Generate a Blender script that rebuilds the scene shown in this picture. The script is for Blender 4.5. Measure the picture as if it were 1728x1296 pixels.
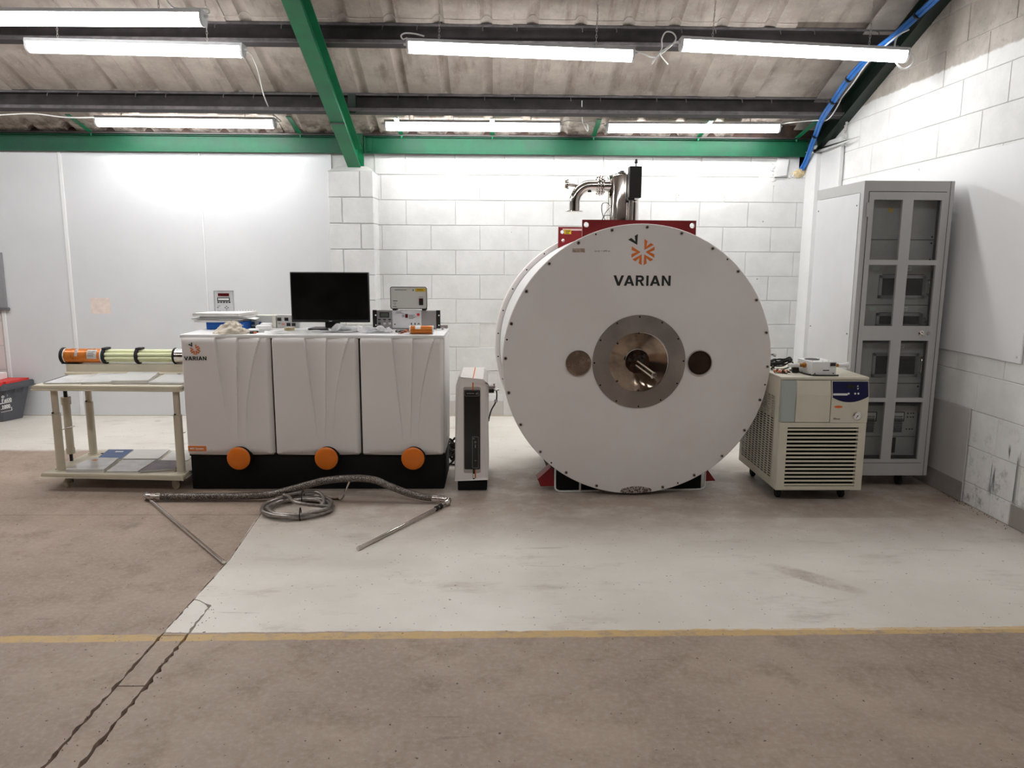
import bpy, bmesh, math, random
from mathutils import Vector, Matrix
random.seed(7)
for o in list(bpy.data.objects): bpy.data.objects.remove(o)
SC = bpy.context.scene
COL = SC.collection
PI = math.pi

# ------------------------------------------------------------------ camera, world, exposure
CAM_F, CAM_PITCH, CAM_YAW, CAM_ROLL, CAM_H = 1270.0, 9.396, 1.128, -0.319, 1.483
_a, _b, _r = (math.radians(v) for v in (CAM_YAW, CAM_PITCH, CAM_ROLL))
FW = Vector((math.sin(_a)*math.cos(_b), math.cos(_a)*math.cos(_b), -math.sin(_b)))
_rt = Vector((math.cos(_a), -math.sin(_a), 0)); _up = _rt.cross(FW)
RT = _rt*math.cos(_r) - _up*math.sin(_r)
UP = _up*math.cos(_r) + _rt*math.sin(_r)
camd = bpy.data.cameras.new('camera'); cam = bpy.data.objects.new('camera', camd); COL.objects.link(cam)
camd.sensor_width = 36; camd.lens = CAM_F/1728*36; camd.clip_start = .05; camd.clip_end = 60
Mx = Matrix.Identity(4)
for i in range(3):
    Mx[i][0], Mx[i][1], Mx[i][2] = RT[i], UP[i], -FW[i]
Mx[2][3] = CAM_H
cam.matrix_world = Mx
SC.camera = cam
w = bpy.data.worlds.new('world'); SC.world = w; w.use_nodes = True
w.node_tree.nodes['Background'].inputs[0].default_value = (.9, .95, 1, 1)
w.node_tree.nodes['Background'].inputs[1].default_value = 0.02
SC.view_settings.view_transform = 'Standard'; SC.view_settings.look = 'None'
SC.view_settings.gamma = 1; SC.view_settings.use_curve_mapping = False
SC.view_settings.exposure = 1.62
LAMP = 10.5           # brightness of the batten diffusers
def at(px, py, Y):    # a photograph pixel measured on the real plane at depth Y -> a point of the room
    d = FW + RT*((px-864)/CAM_F) - UP*((py-648)/CAM_F)
    return Vector((0, 0, CAM_H)) + d*(Y/d.y)

# ------------------------------------------------------------------ materials
def lin(c):
    def f(v):
        v /= 255
        return v/12.92 if v <= .04045 else ((v+.055)/1.055)**2.4
    return (f(c[0]), f(c[1]), f(c[2]), 1)
class NT:
    def __init__(s, name):
        s.m = bpy.data.materials.new(name); s.m.use_nodes = True
        s.t = s.m.node_tree; s.n = s.t.nodes; s.b = s.n['Principled BSDF']; s.out = s.n['Material Output']
        s._pos = None
    def link(s, a, b): s.t.links.new(a, b)
    def put(s, sock, v):
        if isinstance(v, bpy.types.NodeSocket): s.link(v, sock)
        else: sock.default_value = v
    def pos(s):
        if s._pos is None:
            g = s.n.new('ShaderNodeNewGeometry'); x = s.n.new('ShaderNodeSeparateXYZ'); s.link(g.outputs['Position'], x.inputs[0])
            s._pos = (g.outputs['Position'], x.outputs[0], x.outputs[1], x.outputs[2])
        return s._pos
    def math(s, op, a, b=0.0, clamp=False):
        n = s.n.new('ShaderNodeMath'); n.operation = op; n.use_clamp = clamp
        s.put(n.inputs[0], a); s.put(n.inputs[1], b); return n.outputs[0]
    def noise(s, scale, detail=4, rough=.6, vec=None, stretch=None):
        n = s.n.new('ShaderNodeTexNoise'); n.inputs['Scale'].default_value = scale
        n.inputs['Detail'].default_value = detail; n.inputs['Roughness'].default_value = rough
        v = vec or s.pos()[0]
        if stretch:
            mp = s.n.new('ShaderNodeMapping'); mp.inputs['Scale'].default_value = stretch; s.link(v, mp.inputs[0]); v = mp.outputs[0]
        s.link(v, n.inputs['Vector']); return n.outputs[0]
    def ramp(s, f, lo, hi, a=0.0, b=1.0):
        n = s.n.new('ShaderNodeMapRange'); n.clamp = True
        n.interpolation_type = 'SMOOTHSTEP'
        for i, v in enumerate((f, lo, hi, a, b)): s.put(n.inputs[i], v)
        return n.outputs[0]
    def mix(s, f, a, b):
        n = s.n.new('ShaderNodeMix'); n.data_type = 'RGBA'
        s.put(n.inputs[0], f); s.put(n.inputs[6], a); s.put(n.inputs[7], b); return n.outputs[2]
    def bump(s, h, strength=.3, dist=.005):
        n = s.n.new('ShaderNodeBump'); n.inputs['Strength'].default_value = strength; n.inputs['Distance'].default_value = dist
        s.put(n.inputs['Height'], h); s.link(n.outputs[0], s.b.inputs['Normal'])
    def std(s, col, rough=.5, metal=0):
        s.put(s.b.inputs['Base Color'], col); s.put(s.b.inputs['Roughness'], rough); s.put(s.b.inputs['Metallic'], metal); return s.m
def shade(c, k): return tuple(max(0, min(255, v*k)) for v in c)
_mc = {}
def mat(name, c, rough=.5, metal=0, var=.05, vs=6, bump=0, bs=80, spec=None, stretch=None):
    if name in _mc: return _mc[name]
    t = NT(name)
    n = t.noise(vs, 5, stretch=stretch)
    col = t.mix(t.ramp(n, .3, .7), lin(shade(c, 1-var)), lin(shade(c, 1+var*.6)))
    rg = t.ramp(n, .3, .7, max(0, rough-.05), min(1, rough+.05))
    if bump: t.bump(t.noise(bs, 3), bump, .003)
    t.std(col, rg, metal)
    if spec is not None: t.b.inputs['Specular IOR Level'].default_value = spec
    _mc[name] = t.m; return t.m
def emission(name, c, s):
    t = NT(name); e = t.n.new('ShaderNodeEmission'); e.inputs[0].default_value = lin(c); e.inputs[1].default_value = s
    t.link(e.outputs[0], t.out.inputs[0]); return t.m
def clear(name, c, alpha, rough=.2):
    t = NT(name); t.std(lin(c), rough); t.b.inputs['Alpha'].default_value = alpha; return t.m
def glass(name, c, rough=.02):
    t = NT(name); t.std(lin(c), rough); t.b.inputs['Transmission Weight'].default_value = 1; return t.m

# floor: brown concrete, grey paint behind the yellow line, stains
def floor_mat():
    t = NT('painted_concrete'); P, X, Y, Z = t.pos()
    big = t.noise(1.3, 6, .65); mid = t.noise(5, 6, .7); fine = t.noise(45, 4, .7); sp = t.noise(26, 2, .5)
    brown = t.mix(t.ramp(big, .3, .7), lin((146, 127, 114)), lin((168, 149, 134)))
    brown = t.mix(t.ramp(mid, .48, .74, 0, .5), brown, lin((112, 93, 78)))
    brown = t.mix(t.ramp(fine, .42, .7, .0, .42), brown, lin((182, 166, 152)))
    grey = t.mix(t.ramp(big, .3, .7), lin((212, 206, 197)), lin((225, 220, 212)))
    st = t.noise(3, 7, .72, stretch=(.6, 1.6, 1))
    grey = t.mix(t.ramp(st, .52, .76, 0, .55), grey, lin((150, 132, 115)))
    dirt_shade = t.math('MULTIPLY', t.ramp(Y, 3.6, 4.5), t.ramp(Y, 5.6, 4.9))  # dirty brown mixed with painted shadow around magnet and console
    dirt_shade = t.math('MULTIPLY', dirt_shade, t.ramp(mid, .3, .6, .45, .9))
    grey = t.mix(dirt_shade, grey, lin((166, 148, 134)))
    wob = t.math('MULTIPLY', t.math('SUBTRACT', t.noise(9, 4), .5), .03)
    Yw = t.math('ADD', Y, wob); Xw = t.math('ADD', X, t.math('MULTIPLY', wob, .5))
    xm = t.math('ADD', t.math('MULTIPLY', t.ramp(Y, 3.5, 4.3, 0, -.055), 1), -1.335)
    a = t.math('MULTIPLY', t.math('GREATER_THAN', X, xm), t.math('GREATER_THAN', Yw, 2.84))
    b = t.ramp(t.math('ADD', Y, t.math('MULTIPLY', wob, 3)), 5.70, 5.80)
    col = t.mix(t.math('MAXIMUM', a, b), brown, grey)
    # curved tyre-like smear on the paint
    ex = t.math('DIVIDE', t.math('SUBTRACT', X, 1.50), .20); ey = t.math('DIVIDE', t.math('SUBTRACT', t.math('ADD', Y, t.math('MULTIPLY', X, .85)), 4.62), .09)
    el = t.math('ADD', t.math('MULTIPLY', ex, ex), t.math('MULTIPLY', ey, ey))
    col = t.mix(t.math('MULTIPLY', t.ramp(el, 1.2, .3), t.ramp(mid, .38, .62, .12, .6)), col, lin((150, 132, 116)))
    # yellow line
    dy = t.math('ABSOLUTE', t.math('SUBTRACT', t.math('ADD', Yw, t.math('MULTIPLY', X, -.012)), 2.812))
    yl = t.math('MULTIPLY', t.ramp(dy, .030, .024), t.ramp(t.noise(14, 6, .75), .3, .56, .15, .82))
    col = t.mix(yl, col, lin((206, 172, 112)))
    # dark specks, pale scratches
    col = t.mix(t.ramp(t.noise(60, 1, .4), .735, .77, 0, .85), col, lin((60, 48, 40)))
    sc = t.noise(7, 3, .5, stretch=(.35, 5, 1)); col = t.mix(t.ramp(sc, .70, .74, 0, .35), col, lin((96, 82, 70)))
    col = t.mix(t.ramp(t.noise(2.1, 3, .55), .70, .74, 0, .30), col, lin((104, 98, 96)))
    t.bump(t.math('ADD', t.math('MULTIPLY', fine, .5), mid), .18, .004)
    rough = t.math('ADD', t.ramp(t.math('MAXIMUM', a, b), 0, 1, .62, .42), t.ramp(mid, .3, .7, -.05, .08))
    return t.std(col, rough)

# painted block wall: white, bare concrete above, grey skirting band, drips
def block_mat(right):
    t = NT('painted_block_right' if right else 'painted_block'); P, X, Y, Z = t.pos()
    n = t.noise(5, 6, .65); f = t.noise(70, 5, .7); g = t.noise(22, 4, .6)
    white = t.mix(t.ramp(n, .3, .7), lin((234, 234, 232)), lin((244, 244, 243))) if right else t.mix(t.ramp(n, .3, .7), lin((202, 202, 200)), lin((213, 213, 212)))  # right wall's whiter tone makes up for lamp light missing there
    Zw = t.math('ADD', Z, t.math('MULTIPLY', t.math('SUBTRACT', t.noise(6, 4), .5), .05))
    if right:
        bare = t.mix(t.ramp(n, .3, .7), lin((168, 160, 150)), lin((198, 190, 181)))
        bare = t.mix(t.ramp(g, .55, .75, 0, .5), bare, lin((140, 130, 118)))
        col = t.mix(t.ramp(Zw, 2.705, 2.722), white, bare)
        # grubby lower courses and run marks
        dirt_shade = t.math('MULTIPLY', t.ramp(Z, .75, .1), t.ramp(t.noise(9, 6, .75), .5, .72, 0, .75))
        col = t.mix(dirt_shade, col, lin((128, 126, 124)))
        run = t.noise(17, 2, .4, stretch=(1, 1, .09))
        reg = t.math('MULTIPLY', t.math('MULTIPLY', t.ramp(Y, 4.0, 4.04), t.ramp(Y, 4.27, 4.23)), t.math('MULTIPLY', t.ramp(Z, .10, .16), t.ramp(Zw, .47, .43)))
        col = t.mix(t.math('MULTIPLY', reg, t.ramp(run, .57, .61, 0, .9)), col, lin((92, 92, 90)))
        band = t.math('MULTIPLY', t.ramp(Z, .135, .13), t.ramp(Y, 4.06, 4.04))
        col = t.mix(band, col, lin((158, 152, 148)))
    else:
        pink = t.math('LESS_THAN', X, -4.5)
        col = t.mix(pink, white, lin((212, 200, 198)))
        col = t.mix(t.ramp(Z, .150, .146), col, lin((186, 182, 177)))
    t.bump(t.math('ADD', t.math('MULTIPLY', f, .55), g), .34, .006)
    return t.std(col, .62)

M = {}
def mats():
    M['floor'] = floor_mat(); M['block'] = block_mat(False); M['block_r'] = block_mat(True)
    M['mortar'] = mat('mortar_white', (206, 205, 202), .8, var=.04, bump=.3)
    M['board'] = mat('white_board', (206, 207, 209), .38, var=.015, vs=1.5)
    M['board_r'] = mat('lit_white_board', (243, 243, 244), .4, var=.01, vs=1.5)  # whiter copy of the board; missing lamp light put into its colour
    M['board_grey'] = mat('grey_board', (196, 193, 190), .45, var=.03, vs=3)
    M['strip'] = mat('white_strip', (222, 222, 222), .4, var=.01)
    M['green'] = mat('green_paint', (10, 118, 76), .42, var=.10, vs=5, bump=.05, bs=30)
    M['green_b'] = mat('dimmed_green_paint', (6, 76, 50), .5, var=.12, vs=5, spec=.3)  # rafter green darkened to stand for weaker lamp light on the beam
    M['green_d'] = mat('dark_green_paint', (8, 30, 21), .5, var=.2, vs=7)
    M['purlin'] = mat('tarred_steel', (46, 41, 42), .5, var=.25, vs=10, bump=.1, bs=40)
    M['purlin_lip'] = mat('lit_lip_steel', (92, 88, 90), .5, var=.2, vs=14)  # light on the purlin lips put into a paler steel; hook bolts share it
    t = NT('cement_sheet'); n = t.noise(3, 7, .7); f = t.noise(38, 4, .7); st = t.noise(3.2, 5, .65, stretch=(3, .5, 1))
    c = t.mix(t.ramp(n, .3, .7), lin((160, 149, 140)), lin((190, 180, 170)))
    c = t.mix(t.ramp(st, .5, .75, 0, .7), c, lin((120, 104, 92)))
    c = t.mix(t.ramp(f, .62, .72, 0, .5), c, lin((222, 214, 205)))
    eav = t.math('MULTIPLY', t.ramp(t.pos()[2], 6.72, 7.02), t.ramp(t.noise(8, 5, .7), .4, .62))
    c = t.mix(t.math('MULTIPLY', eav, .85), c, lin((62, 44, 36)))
    t.bump(f, .2, .004); M['sheet'] = t.std(c, .85)
    M['lamp'] = emission('lamp_diffuser', (255, 255, 255), LAMP)
    M['housing'] = mat('lamp_housing', (206, 206, 208), .4)
    M['chain'] = mat('zinc_chain', (190, 188, 184), .4, 0.6)
    M['flex'] = mat('white_flex', (226, 226, 224), .45)
    M['blue'] = mat('blue_cable', (40, 110, 190), .4, var=.06)
    M['black'] = mat('black_plastic', (14, 14, 15), .42, var=.1)
    M['rubber'] = mat('black_rubber', (24, 23, 23), .75, var=.1)
    M['screen'] = mat('dark_screen', (8, 8, 9), .22, var=.05)
    M['void'] = mat('dark_inside', (12, 11, 11), .9)
    M['shell'] = mat('light_grey_paint', (226, 220, 217), .42, var=.012, vs=2, bump=.06, bs=220)
    M['shell_w'] = mat('white_enamel', (228, 227, 226), .35, var=.012, vs=2)
    M['plinth'] = mat('black_plinth', (9, 9, 10), .7, spec=.25)
    t = NT('orange_knob'); t.std(lin((222, 116, 22)), .3); t.b.inputs['Subsurface Weight'].default_value = .15; M['knob'] = t.m
    M['orange'] = mat('orange_paint', (216, 116, 38), .5)
    M['logo_o'] = mat('orange_print', (217, 112, 40), .55)
    M['logo_k'] = mat('black_print', (26, 32, 30), .55)
    M['cream'] = mat('cream_enamel', (203, 194, 174), .42, var=.03)
    M['beige'] = mat('beige_enamel', (208, 202, 184), .45, var=.02)
    M['beige_d'] = mat('dull_beige', (186, 178, 156), .5, var=.03)  # plain darker beige for the floor seal
    M['grey'] = mat('cabinet_grey', (182, 181, 180), .45, var=.015)
    M['grey_l'] = mat('pale_cabinet_grey', (218, 218, 220), .42, var=.012)
    M['panel_g'] = mat('instrument_grey', (192, 192, 190), .42)
    M['panel_m'] = mat('satin_aluminium', (172, 172, 174), .38, .55)
    M['panel_w'] = mat('instrument_white', (225, 225, 227), .42)
    M['chrome'] = mat('polished_steel', (214, 208, 203), .10, 1, var=.04)
    M['steel'] = mat('brushed_steel', (176, 168, 164), .34, 1, var=.08, vs=4)
    M['braid'] = None
    t = NT('braided_steel'); v = t.n.new('ShaderNodeTexVoronoi'); v.inputs['Scale'].default_value = 150; t.link(t.pos()[0], v.inputs['Vector'])
    c = t.mix(t.ramp(v.outputs[0], .1, .6), lin((196, 188, 180)), lin((84, 76, 70))); t.bump(v.outputs[0], .6, .003); M['braid'] = t.std(c, .36, .9)
    M['hose'] = mat('grey_steel_hose', (150, 143, 138), .38, .7, var=.12, vs=60)
    M['mirror'] = mat('tarnished_mirror', (142, 124, 110), .12, 1, var=.30, vs=5)
    M['cap_l'] = mat('worn_brass_steel', (166, 148, 134), .26, .9, var=.07, vs=14)
    M['cap_r'] = mat('dark_reflection_cap', (74, 58, 50), .14, .9, var=.15, vs=12)  # dark hall reflection put into the steel cap's colour
    M['core'] = mat('bronze_core', (70, 52, 42), .3, .9, var=.3, vs=20)
    M['bolt'] = mat('dark_bolt', (58, 54, 54), .4, .6)
    M['hole'] = mat('bolt_hole', (15, 14, 14), .8)
    M['red'] = mat('red_paint', (130, 9, 17), .4, var=.08)
    M['yellow'] = mat('yellow_label', (228, 190, 40), .5)
    M['paper'] = mat('white_paper', (236, 235, 233), .7, var=.01)
    M['paper_g'] = mat('grey_paper', (206, 204, 206), .7, var=.06, vs=12)
    M['pages'] = mat('page_edges', (214, 212, 208), .8, var=.10, vs=180, stretch=(.05, .05, 1))
    M['gloss'] = mat('glossy_cover', (228, 228, 229), .12, var=.06, vs=8)
    M['violet'] = mat('violet_print', (206, 190, 200), .25, var=.1, vs=5)
    M['folder'] = mat('blue_folder', (56, 84, 134), .4)
    M['boxblue'] = mat('blue_card', (24, 100, 196), .5)
    M['cloth'] = mat('cream_cloth', (226, 216, 200), .85, var=.08, vs=14, bump=.4, bs=60)
    M['copper'] = mat('orange_copper_film', (206, 118, 42), .3, .25, var=.10, vs=10)
    M['nylon'] = mat('pale_green_rod', (226, 228, 186), .35, var=.03)
    M['film'] = clear('clear_film', (235, 237, 238), .55, .15)
    M['crate'] = mat('grey_plastic', (82, 84, 90), .5, var=.05)
    M['crate_red'] = mat('red_plastic', (216, 48, 44), .45)
    M['navy'] = mat('navy_print', (30, 32, 92), .4)
    M['lcd'] = mat('display_window', (32, 22, 26), .2)
    M['lcd_red'] = mat('dark_red_display', (92, 22, 24), .25)
    M['lcd_green'] = mat('green_grey_display', (92, 96, 90), .3)
    M['res'] = clear('translucent_reservoir', (186, 194, 190), .82, .25)
    M['glass'] = glass('clear_glass', (245, 245, 245))
    M['brass'] = mat('brass_fitting', (176, 120, 60), .3, .9)
    M['foam'] = mat('yellowed_foam', (206, 186, 146), .9, var=.2, vs=16, bump=.5, bs=30)
    t = NT('perforated_steel'); t.std(lin((96, 95, 94)), .5)
    v = t.n.new('ShaderNodeTexVoronoi'); v.inputs['Scale'].default_value = 190; v.inputs['Randomness'].default_value = 0; t.link(t.pos()[0], v.inputs['Vector'])
    t.link(t.ramp(v.outputs[0], .30, .50, .02, .22), t.b.inputs['Alpha']); M['perf'] = t.m
    t = NT('magnet_face'); P, X, Y, Z = t.pos()
    n = t.noise(2, 4); c = t.mix(t.ramp(n, .3, .7), lin((218, 211, 208)), lin((224, 218, 215)))
    ex = t.math('DIVIDE', t.math('SUBTRACT', X, .885), .105); ez = t.math('DIVIDE', t.math('SUBTRACT', Z, .028), .036)
    el = t.math('ADD', t.math('MULTIPLY', ex, ex), t.math('MULTIPLY', ez, ez)); el = t.math('ADD', el, t.math('MULTIPLY', t.math('SUBTRACT', t.noise(40, 4), .5), 1.4))
    ch = t.ramp(el, 1.05, .95); c = t.mix(ch, c, t.mix(t.ramp(t.noise(90, 3), .42, .56), lin((66, 50, 46)), lin((176, 164, 160))))
    M['face'] = t.std(c, .42)
mats()

# ------------------------------------------------------------------ object helpers
def tag(o, label=None, cat=None, group=None, kind=None):
    if label: o['label'] = label
    if cat: o['category'] = cat
    if group: o['group'] = group
    if kind: o['kind'] = kind
    return o
OFF = {}
def thing(name, label, cat, loc=(0, 0, 0), rz=0, group=None, local=False):
    o = bpy.data.objects.new(name, None); COL.objects.link(o); o.empty_display_size = .1
    o.location = loc; o.rotation_euler = (0, 0, rz); OFF[o.name] = Vector((0, 0, 0)) if local else Vector(loc)
    return tag(o, label, cat, group)
def offs(o):
    while o is not None:
        if o.name in OFF: return OFF[o.name]
        o = o.parent
    return Vector((0, 0, 0))
def mesh(name, b, m, smooth=30):
    me = bpy.data.meshes.new(name); bmesh.ops.recalc_face_normals(b, faces=b.faces[:]); b.to_mesh(me); b.free()
    for k in (m if isinstance(m, (list, tuple)) else [m]): me.materials.append(k)
    if smooth:
        me.shade_smooth(); me.set_sharp_from_angle(angle=math.radians(smooth))
    return me
def obj(name, b, m, parent=None, smooth=30, label=None, kind=None):
    v = offs(parent)
    if v.length: bmesh.ops.translate(b, verts=b.verts[:], vec=-v)
    o = bpy.data.objects.new(name, mesh(name, b, m, smooth)); COL.objects.link(o)
    if parent is not None: o.parent = parent
    return tag(o, label, None, None, kind)
def solo(name, b, m, label, cat, group=None, smooth=30):           # a thing that is one mesh, origin at its base
    vs = [v.co for v in b.verts]
    c = Vector(((min(v.x for v in vs)+max(v.x for v in vs))/2, (min(v.y for v in vs)+max(v.y for v in vs))/2, min(v.z for v in vs)))
    bmesh.ops.translate(b, verts=b.verts[:], vec=-c)
    o = bpy.data.objects.new(name, mesh(name, b, m, smooth)); COL.objects.link(o); o.location = c; OFF[o.name] = c
    return tag(o, label, cat, group)
def inst(name, me, loc, parent, rot=(0, 0, 0)):                    # a piece that shares its mesh
    o = bpy.data.objects.new(name, me); COL.objects.link(o); o.parent = parent
    o.location = Vector(loc)-offs(parent); o.rotation_euler = rot; return o
def copy_tree(o, parent=None):
    c = o.copy(); COL.objects.link(c); c.parent = parent
    for ch in list(o.children): copy_tree(ch, c)
    return c
def B(): return bmesh.new()
def box(b, x0, x1, y0, y1, z0, z1, bev=0, seg=2, mi=0):
    r = bmesh.ops.create_cube(b, size=1, matrix=Matrix.Translation(((x0+x1)/2, (y0+y1)/2, (z0+z1)/2)) @ Matrix.Diagonal((abs(x1-x0), abs(y1-y0), abs(z1-z0), 1)))
    vs = r['verts']; fs = {f for v in vs for f in v.link_faces}
    for f in fs: f.material_index = mi
    if bev:
        es = list({e for v in vs for e in v.link_edges})
        bmesh.ops.bevel(b, geom=es, offset=bev, segments=seg, affect='EDGES', profile=.5, clamp_overlap=True, material=mi)
    return b
def ring_verts(b, c, ax, r, n, ref=None):
    ax = Vector(ax).normalized(); u = (ref or (Vector((0, 0, 1)) if abs(ax.z) < .9 else Vector((1, 0, 0)))); u = (u-ax*u.dot(ax)).normalized(); v = ax.cross(u)
    return [b.verts.new(Vector(c)+u*(r*math.cos(2*PI*i/n))+v*(r*math.sin(2*PI*i/n))) for i in range(n)]
def bridge(b, A, C, mi=0):
    n = len(A)
    for i in range(n):
        f = b.faces.new((A[i], A[(i+1) % n], C[(i+1) % n], C[i])); f.material_index = mi
def cap(b, A, mi=0):
    f = b.faces.new(A); f.material_index = mi
def lathe(b, o, ax, prof, n=32, mi=0, caps=True):                  # prof: list of (distance along the axis, radius)
    o = Vector(o); ax = Vector(ax).normalized(); prev = None; first = None
    for d, r in prof:
        cur = ring_verts(b, o+ax*d, ax, max(r, 1e-4), n)
        if prev: bridge(b, prev, cur, mi)
        else: first = cur
        prev = cur
    if caps: cap(b, first, mi); cap(b, prev, mi)
    return b
def cyl(b, p0, p1, r, r1=None, n=24, mi=0):
    p0, p1 = Vector(p0), Vector(p1); L = (p1-p0).length
    return lathe(b, p0, p1-p0, [(0, r), (L, r if r1 is None else r1)], n, mi)
def rcyl(b, p0, p1, r, bev=.003, n=24, mi=0):                      # with chamfered rims
    p0, p1 = Vector(p0), Vector(p1); L = (p1-p0).length
    return lathe(b, p0, p1-p0, [(0, r-bev), (bev, r), (L-bev, r), (L, r-bev)], n, mi)
def spline(pts, k=6):
    P = [Vector(q) for q in pts]; out = []
    for i in range(len(P)-1):
        a, c, d, e = P[max(i-1, 0)], P[i], P[i+1], P[min(i+2, len(P)-1)]
        for j in range(k):
            s = j/k
            out.append(.5*((2*c)+(d-a)*s+(2*a-5*c+4*d-e)*s*s+(3*c-a-3*d+e)*s**3))
    out.append(P[-1]); return out
def tube(b, pts, r, n=8, k=6, mi=0, closed=False):
    P = spline(pts, k) if k else [Vector(q) for q in pts]
    prev = None; u = None; first = None
    for i, q in enumerate(P):
        d = (P[min(i+1, len(P)-1)]-P[max(i-1, 0)])
        if d.length < 1e-7: continue
        d.normalize()
        if u is None: u = d.orthogonal().normalized()
        u = (u-d*u.dot(d))
        u = u.normalized() if u.length > 1e-6 else d.orthogonal().normalized()
        v = d.cross(u); rr = r(i/(len(P)-1)) if callable(r) else r
        cur = [b.verts.new(q+u*(rr*math.cos(2*PI*j/n))+v*(rr*math.sin(2*PI*j/n))) for j in range(n)]
        if prev: bridge(b, prev, cur, mi)
        else: first = cur
        prev = cur
    if first and prev: cap(b, first, mi); cap(b, prev, mi)
    return b
def prism(b, poly, vec, mi=0):
    A = [b.verts.new(Vector(q)) for q in poly]; C = [b.verts.new(Vector(q)+Vector(vec)) for q in poly]
    bridge(b, A, C, mi); f1 = b.faces.new(A); f2 = b.faces.new(C); f1.material_index = f2.material_index = mi
    f1.normal_update(); f2.normal_update()
    if len(poly) > 4: bmesh.ops.triangulate(b, faces=[f1, f2], ngon_method='EAR_CLIP')
    return b
def xz(poly, y, dx=0, dz=0, s=1): return [(dx+q[0]*s, y, dz+q[1]*s) for q in poly]
def rounded(x0, x1, z0, z1, r, n=4):
    out = []
    for cx, cz, a0 in ((x1-r, z1-r, 0), (x0+r, z1-r, 90), (x0+r, z0+r, 180), (x1-r, z0+r, 270)):
        for i in range(n+1):
            a = math.radians(a0+90*i/n); out.append((cx+r*math.cos(a), cz+r*math.sin(a)))
    return out
def annulus(b, c, ro, ri, y0, y1, n=64, mi=0):                     # a ring plate facing -Y
    cx, cz = c; L = []
    for r, y in ((ro, y0), (ro, y1), (ri, y1), (ri, y0)):
        L.append([b.verts.new((cx+r*math.cos(2*PI*i/n), y, cz+r*math.sin(2*PI*i/n))) for i in range(n)])
    for i in range(4): bridge(b, L[i], L[(i+1) % 4], mi)
    return b
def text(s, h, o, parent, name, m, depth=.0006, bold=0, xalign='LEFT', rot=None, shear=0):   # lettering standing on the plane y = o.y
    cu = bpy.data.curves.new('t', 'FONT'); cu.body = s; cu.size = h*1.38; cu.extrude = depth; cu.offset = bold; cu.align_x = xalign; cu.shear = shear; cu.resolution_u = 3
    ob = bpy.data.objects.new('t', cu); me = bpy.data.meshes.new_from_object(ob); bpy.data.objects.remove(ob)
    b = B(); b.from_mesh(me); bpy.data.meshes.remove(me)
    R = Matrix.Rotation(PI/2, 4, 'X')
    if rot is not None: R = rot @ R
    bmesh.ops.transform(b, matrix=Matrix.Translation(o) @ R, verts=b.verts[:])
    return obj(name, b, m, parent, 0)
CHEV = [(.22, 0), (1, .48), (1, .17), (.56, 0), (1, -.17), (1, -.48)]
def logo(parent, cx, cz, y, R):
    b = B(); k = B()
    for i in range(6):
        a = math.radians(60*i); c, s = math.cos(a), math.sin(a)
        P = [(R*(p[0]*c-p[1]*s), R*(p[0]*s+p[1]*c)) for p in CHEV]
        if i == 2: prism(k, xz(P, y, cx-.42*R, cz+.42*R), (0, -.0012, 0))
        else: prism(b, xz(P, y, cx, cz), (0, -.0012, 0))
    obj('emblem', b, M['logo_o'], parent, 0, 'orange arrowhead emblem'); obj('emblem_tip', k, M['logo_k'], parent, 0, 'single black arrowhead')
def wordmark(parent, cx, z0, y, h, k=1.0):
    V = [[(0, 1), (.25, 1), (.5, .34), (.75, 1), (1, 1), (.62, 0), (.38, 0)]]
    A = [[(0, 0), (.25, 0), (.32, .2), (.385, .38), (.5, .68), (.5, 1), (.38, 1)], [(1, 0), (.75, 0), (.68, .2), (.615, .38), (.5, .68), (.5, 1), (.62, 1)], [(.32, .2), (.68, .2), (.615, .38), (.385, .38)]]
    bow = [(.22, 1)]+[(.47+.31*math.cos(math.radians(t)), .70+.30*math.sin(math.radians(t))) for t in range(90, -91, -15)]+[(.22, .40), (.22, .58)]
    bow += [(.47+.09*math.cos(math.radians(t)), .70+.11*math.sin(math.radians(t))) for t in range(-90, 91, 30)]+[(.22, .82)]
    R_ = [[(0, 0), (.22, 0), (.22, 1), (0, 1)], bow, [(.36, .42), (.56, .42), (.84, 0), (.57, 0)]]
    I = [[(0, 0), (.22, 0), (.22, 1), (0, 1)]]
    N = [[(0, 0), (.22, 0), (.22, 1), (0, 1)], [(.64, 0), (.86, 0), (.86, 1), (.64, 1)], [(.20, 1), (.66, .0), (.66, .34), (.22, 1)]]
    N[2] = [(.22, 1), (.22, .66), (.64, 0), (.64, .34)]
    b = B(); x = 0; adv = []
    L = [(V, 1), (A, 1), (R_, .84), (I, .22), (A, 1), (N, .86)]; gaps = [.0, .13, .17, .13, .13, 0]
    tot = sum(l[1] for l in L)+sum(gaps)
    x = cx-tot*h*k/2
    for (g, wd), gp in zip(L, gaps):
        for P in g: prism(b, [(x+q[0]*h*k, y, z0+q[1]*h) for q in P], (0, -.0012, 0))
        x += (wd+gp)*h*k
    obj('wordmark', b, M['logo_k'], parent, 0, 'black capital lettering')
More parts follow.
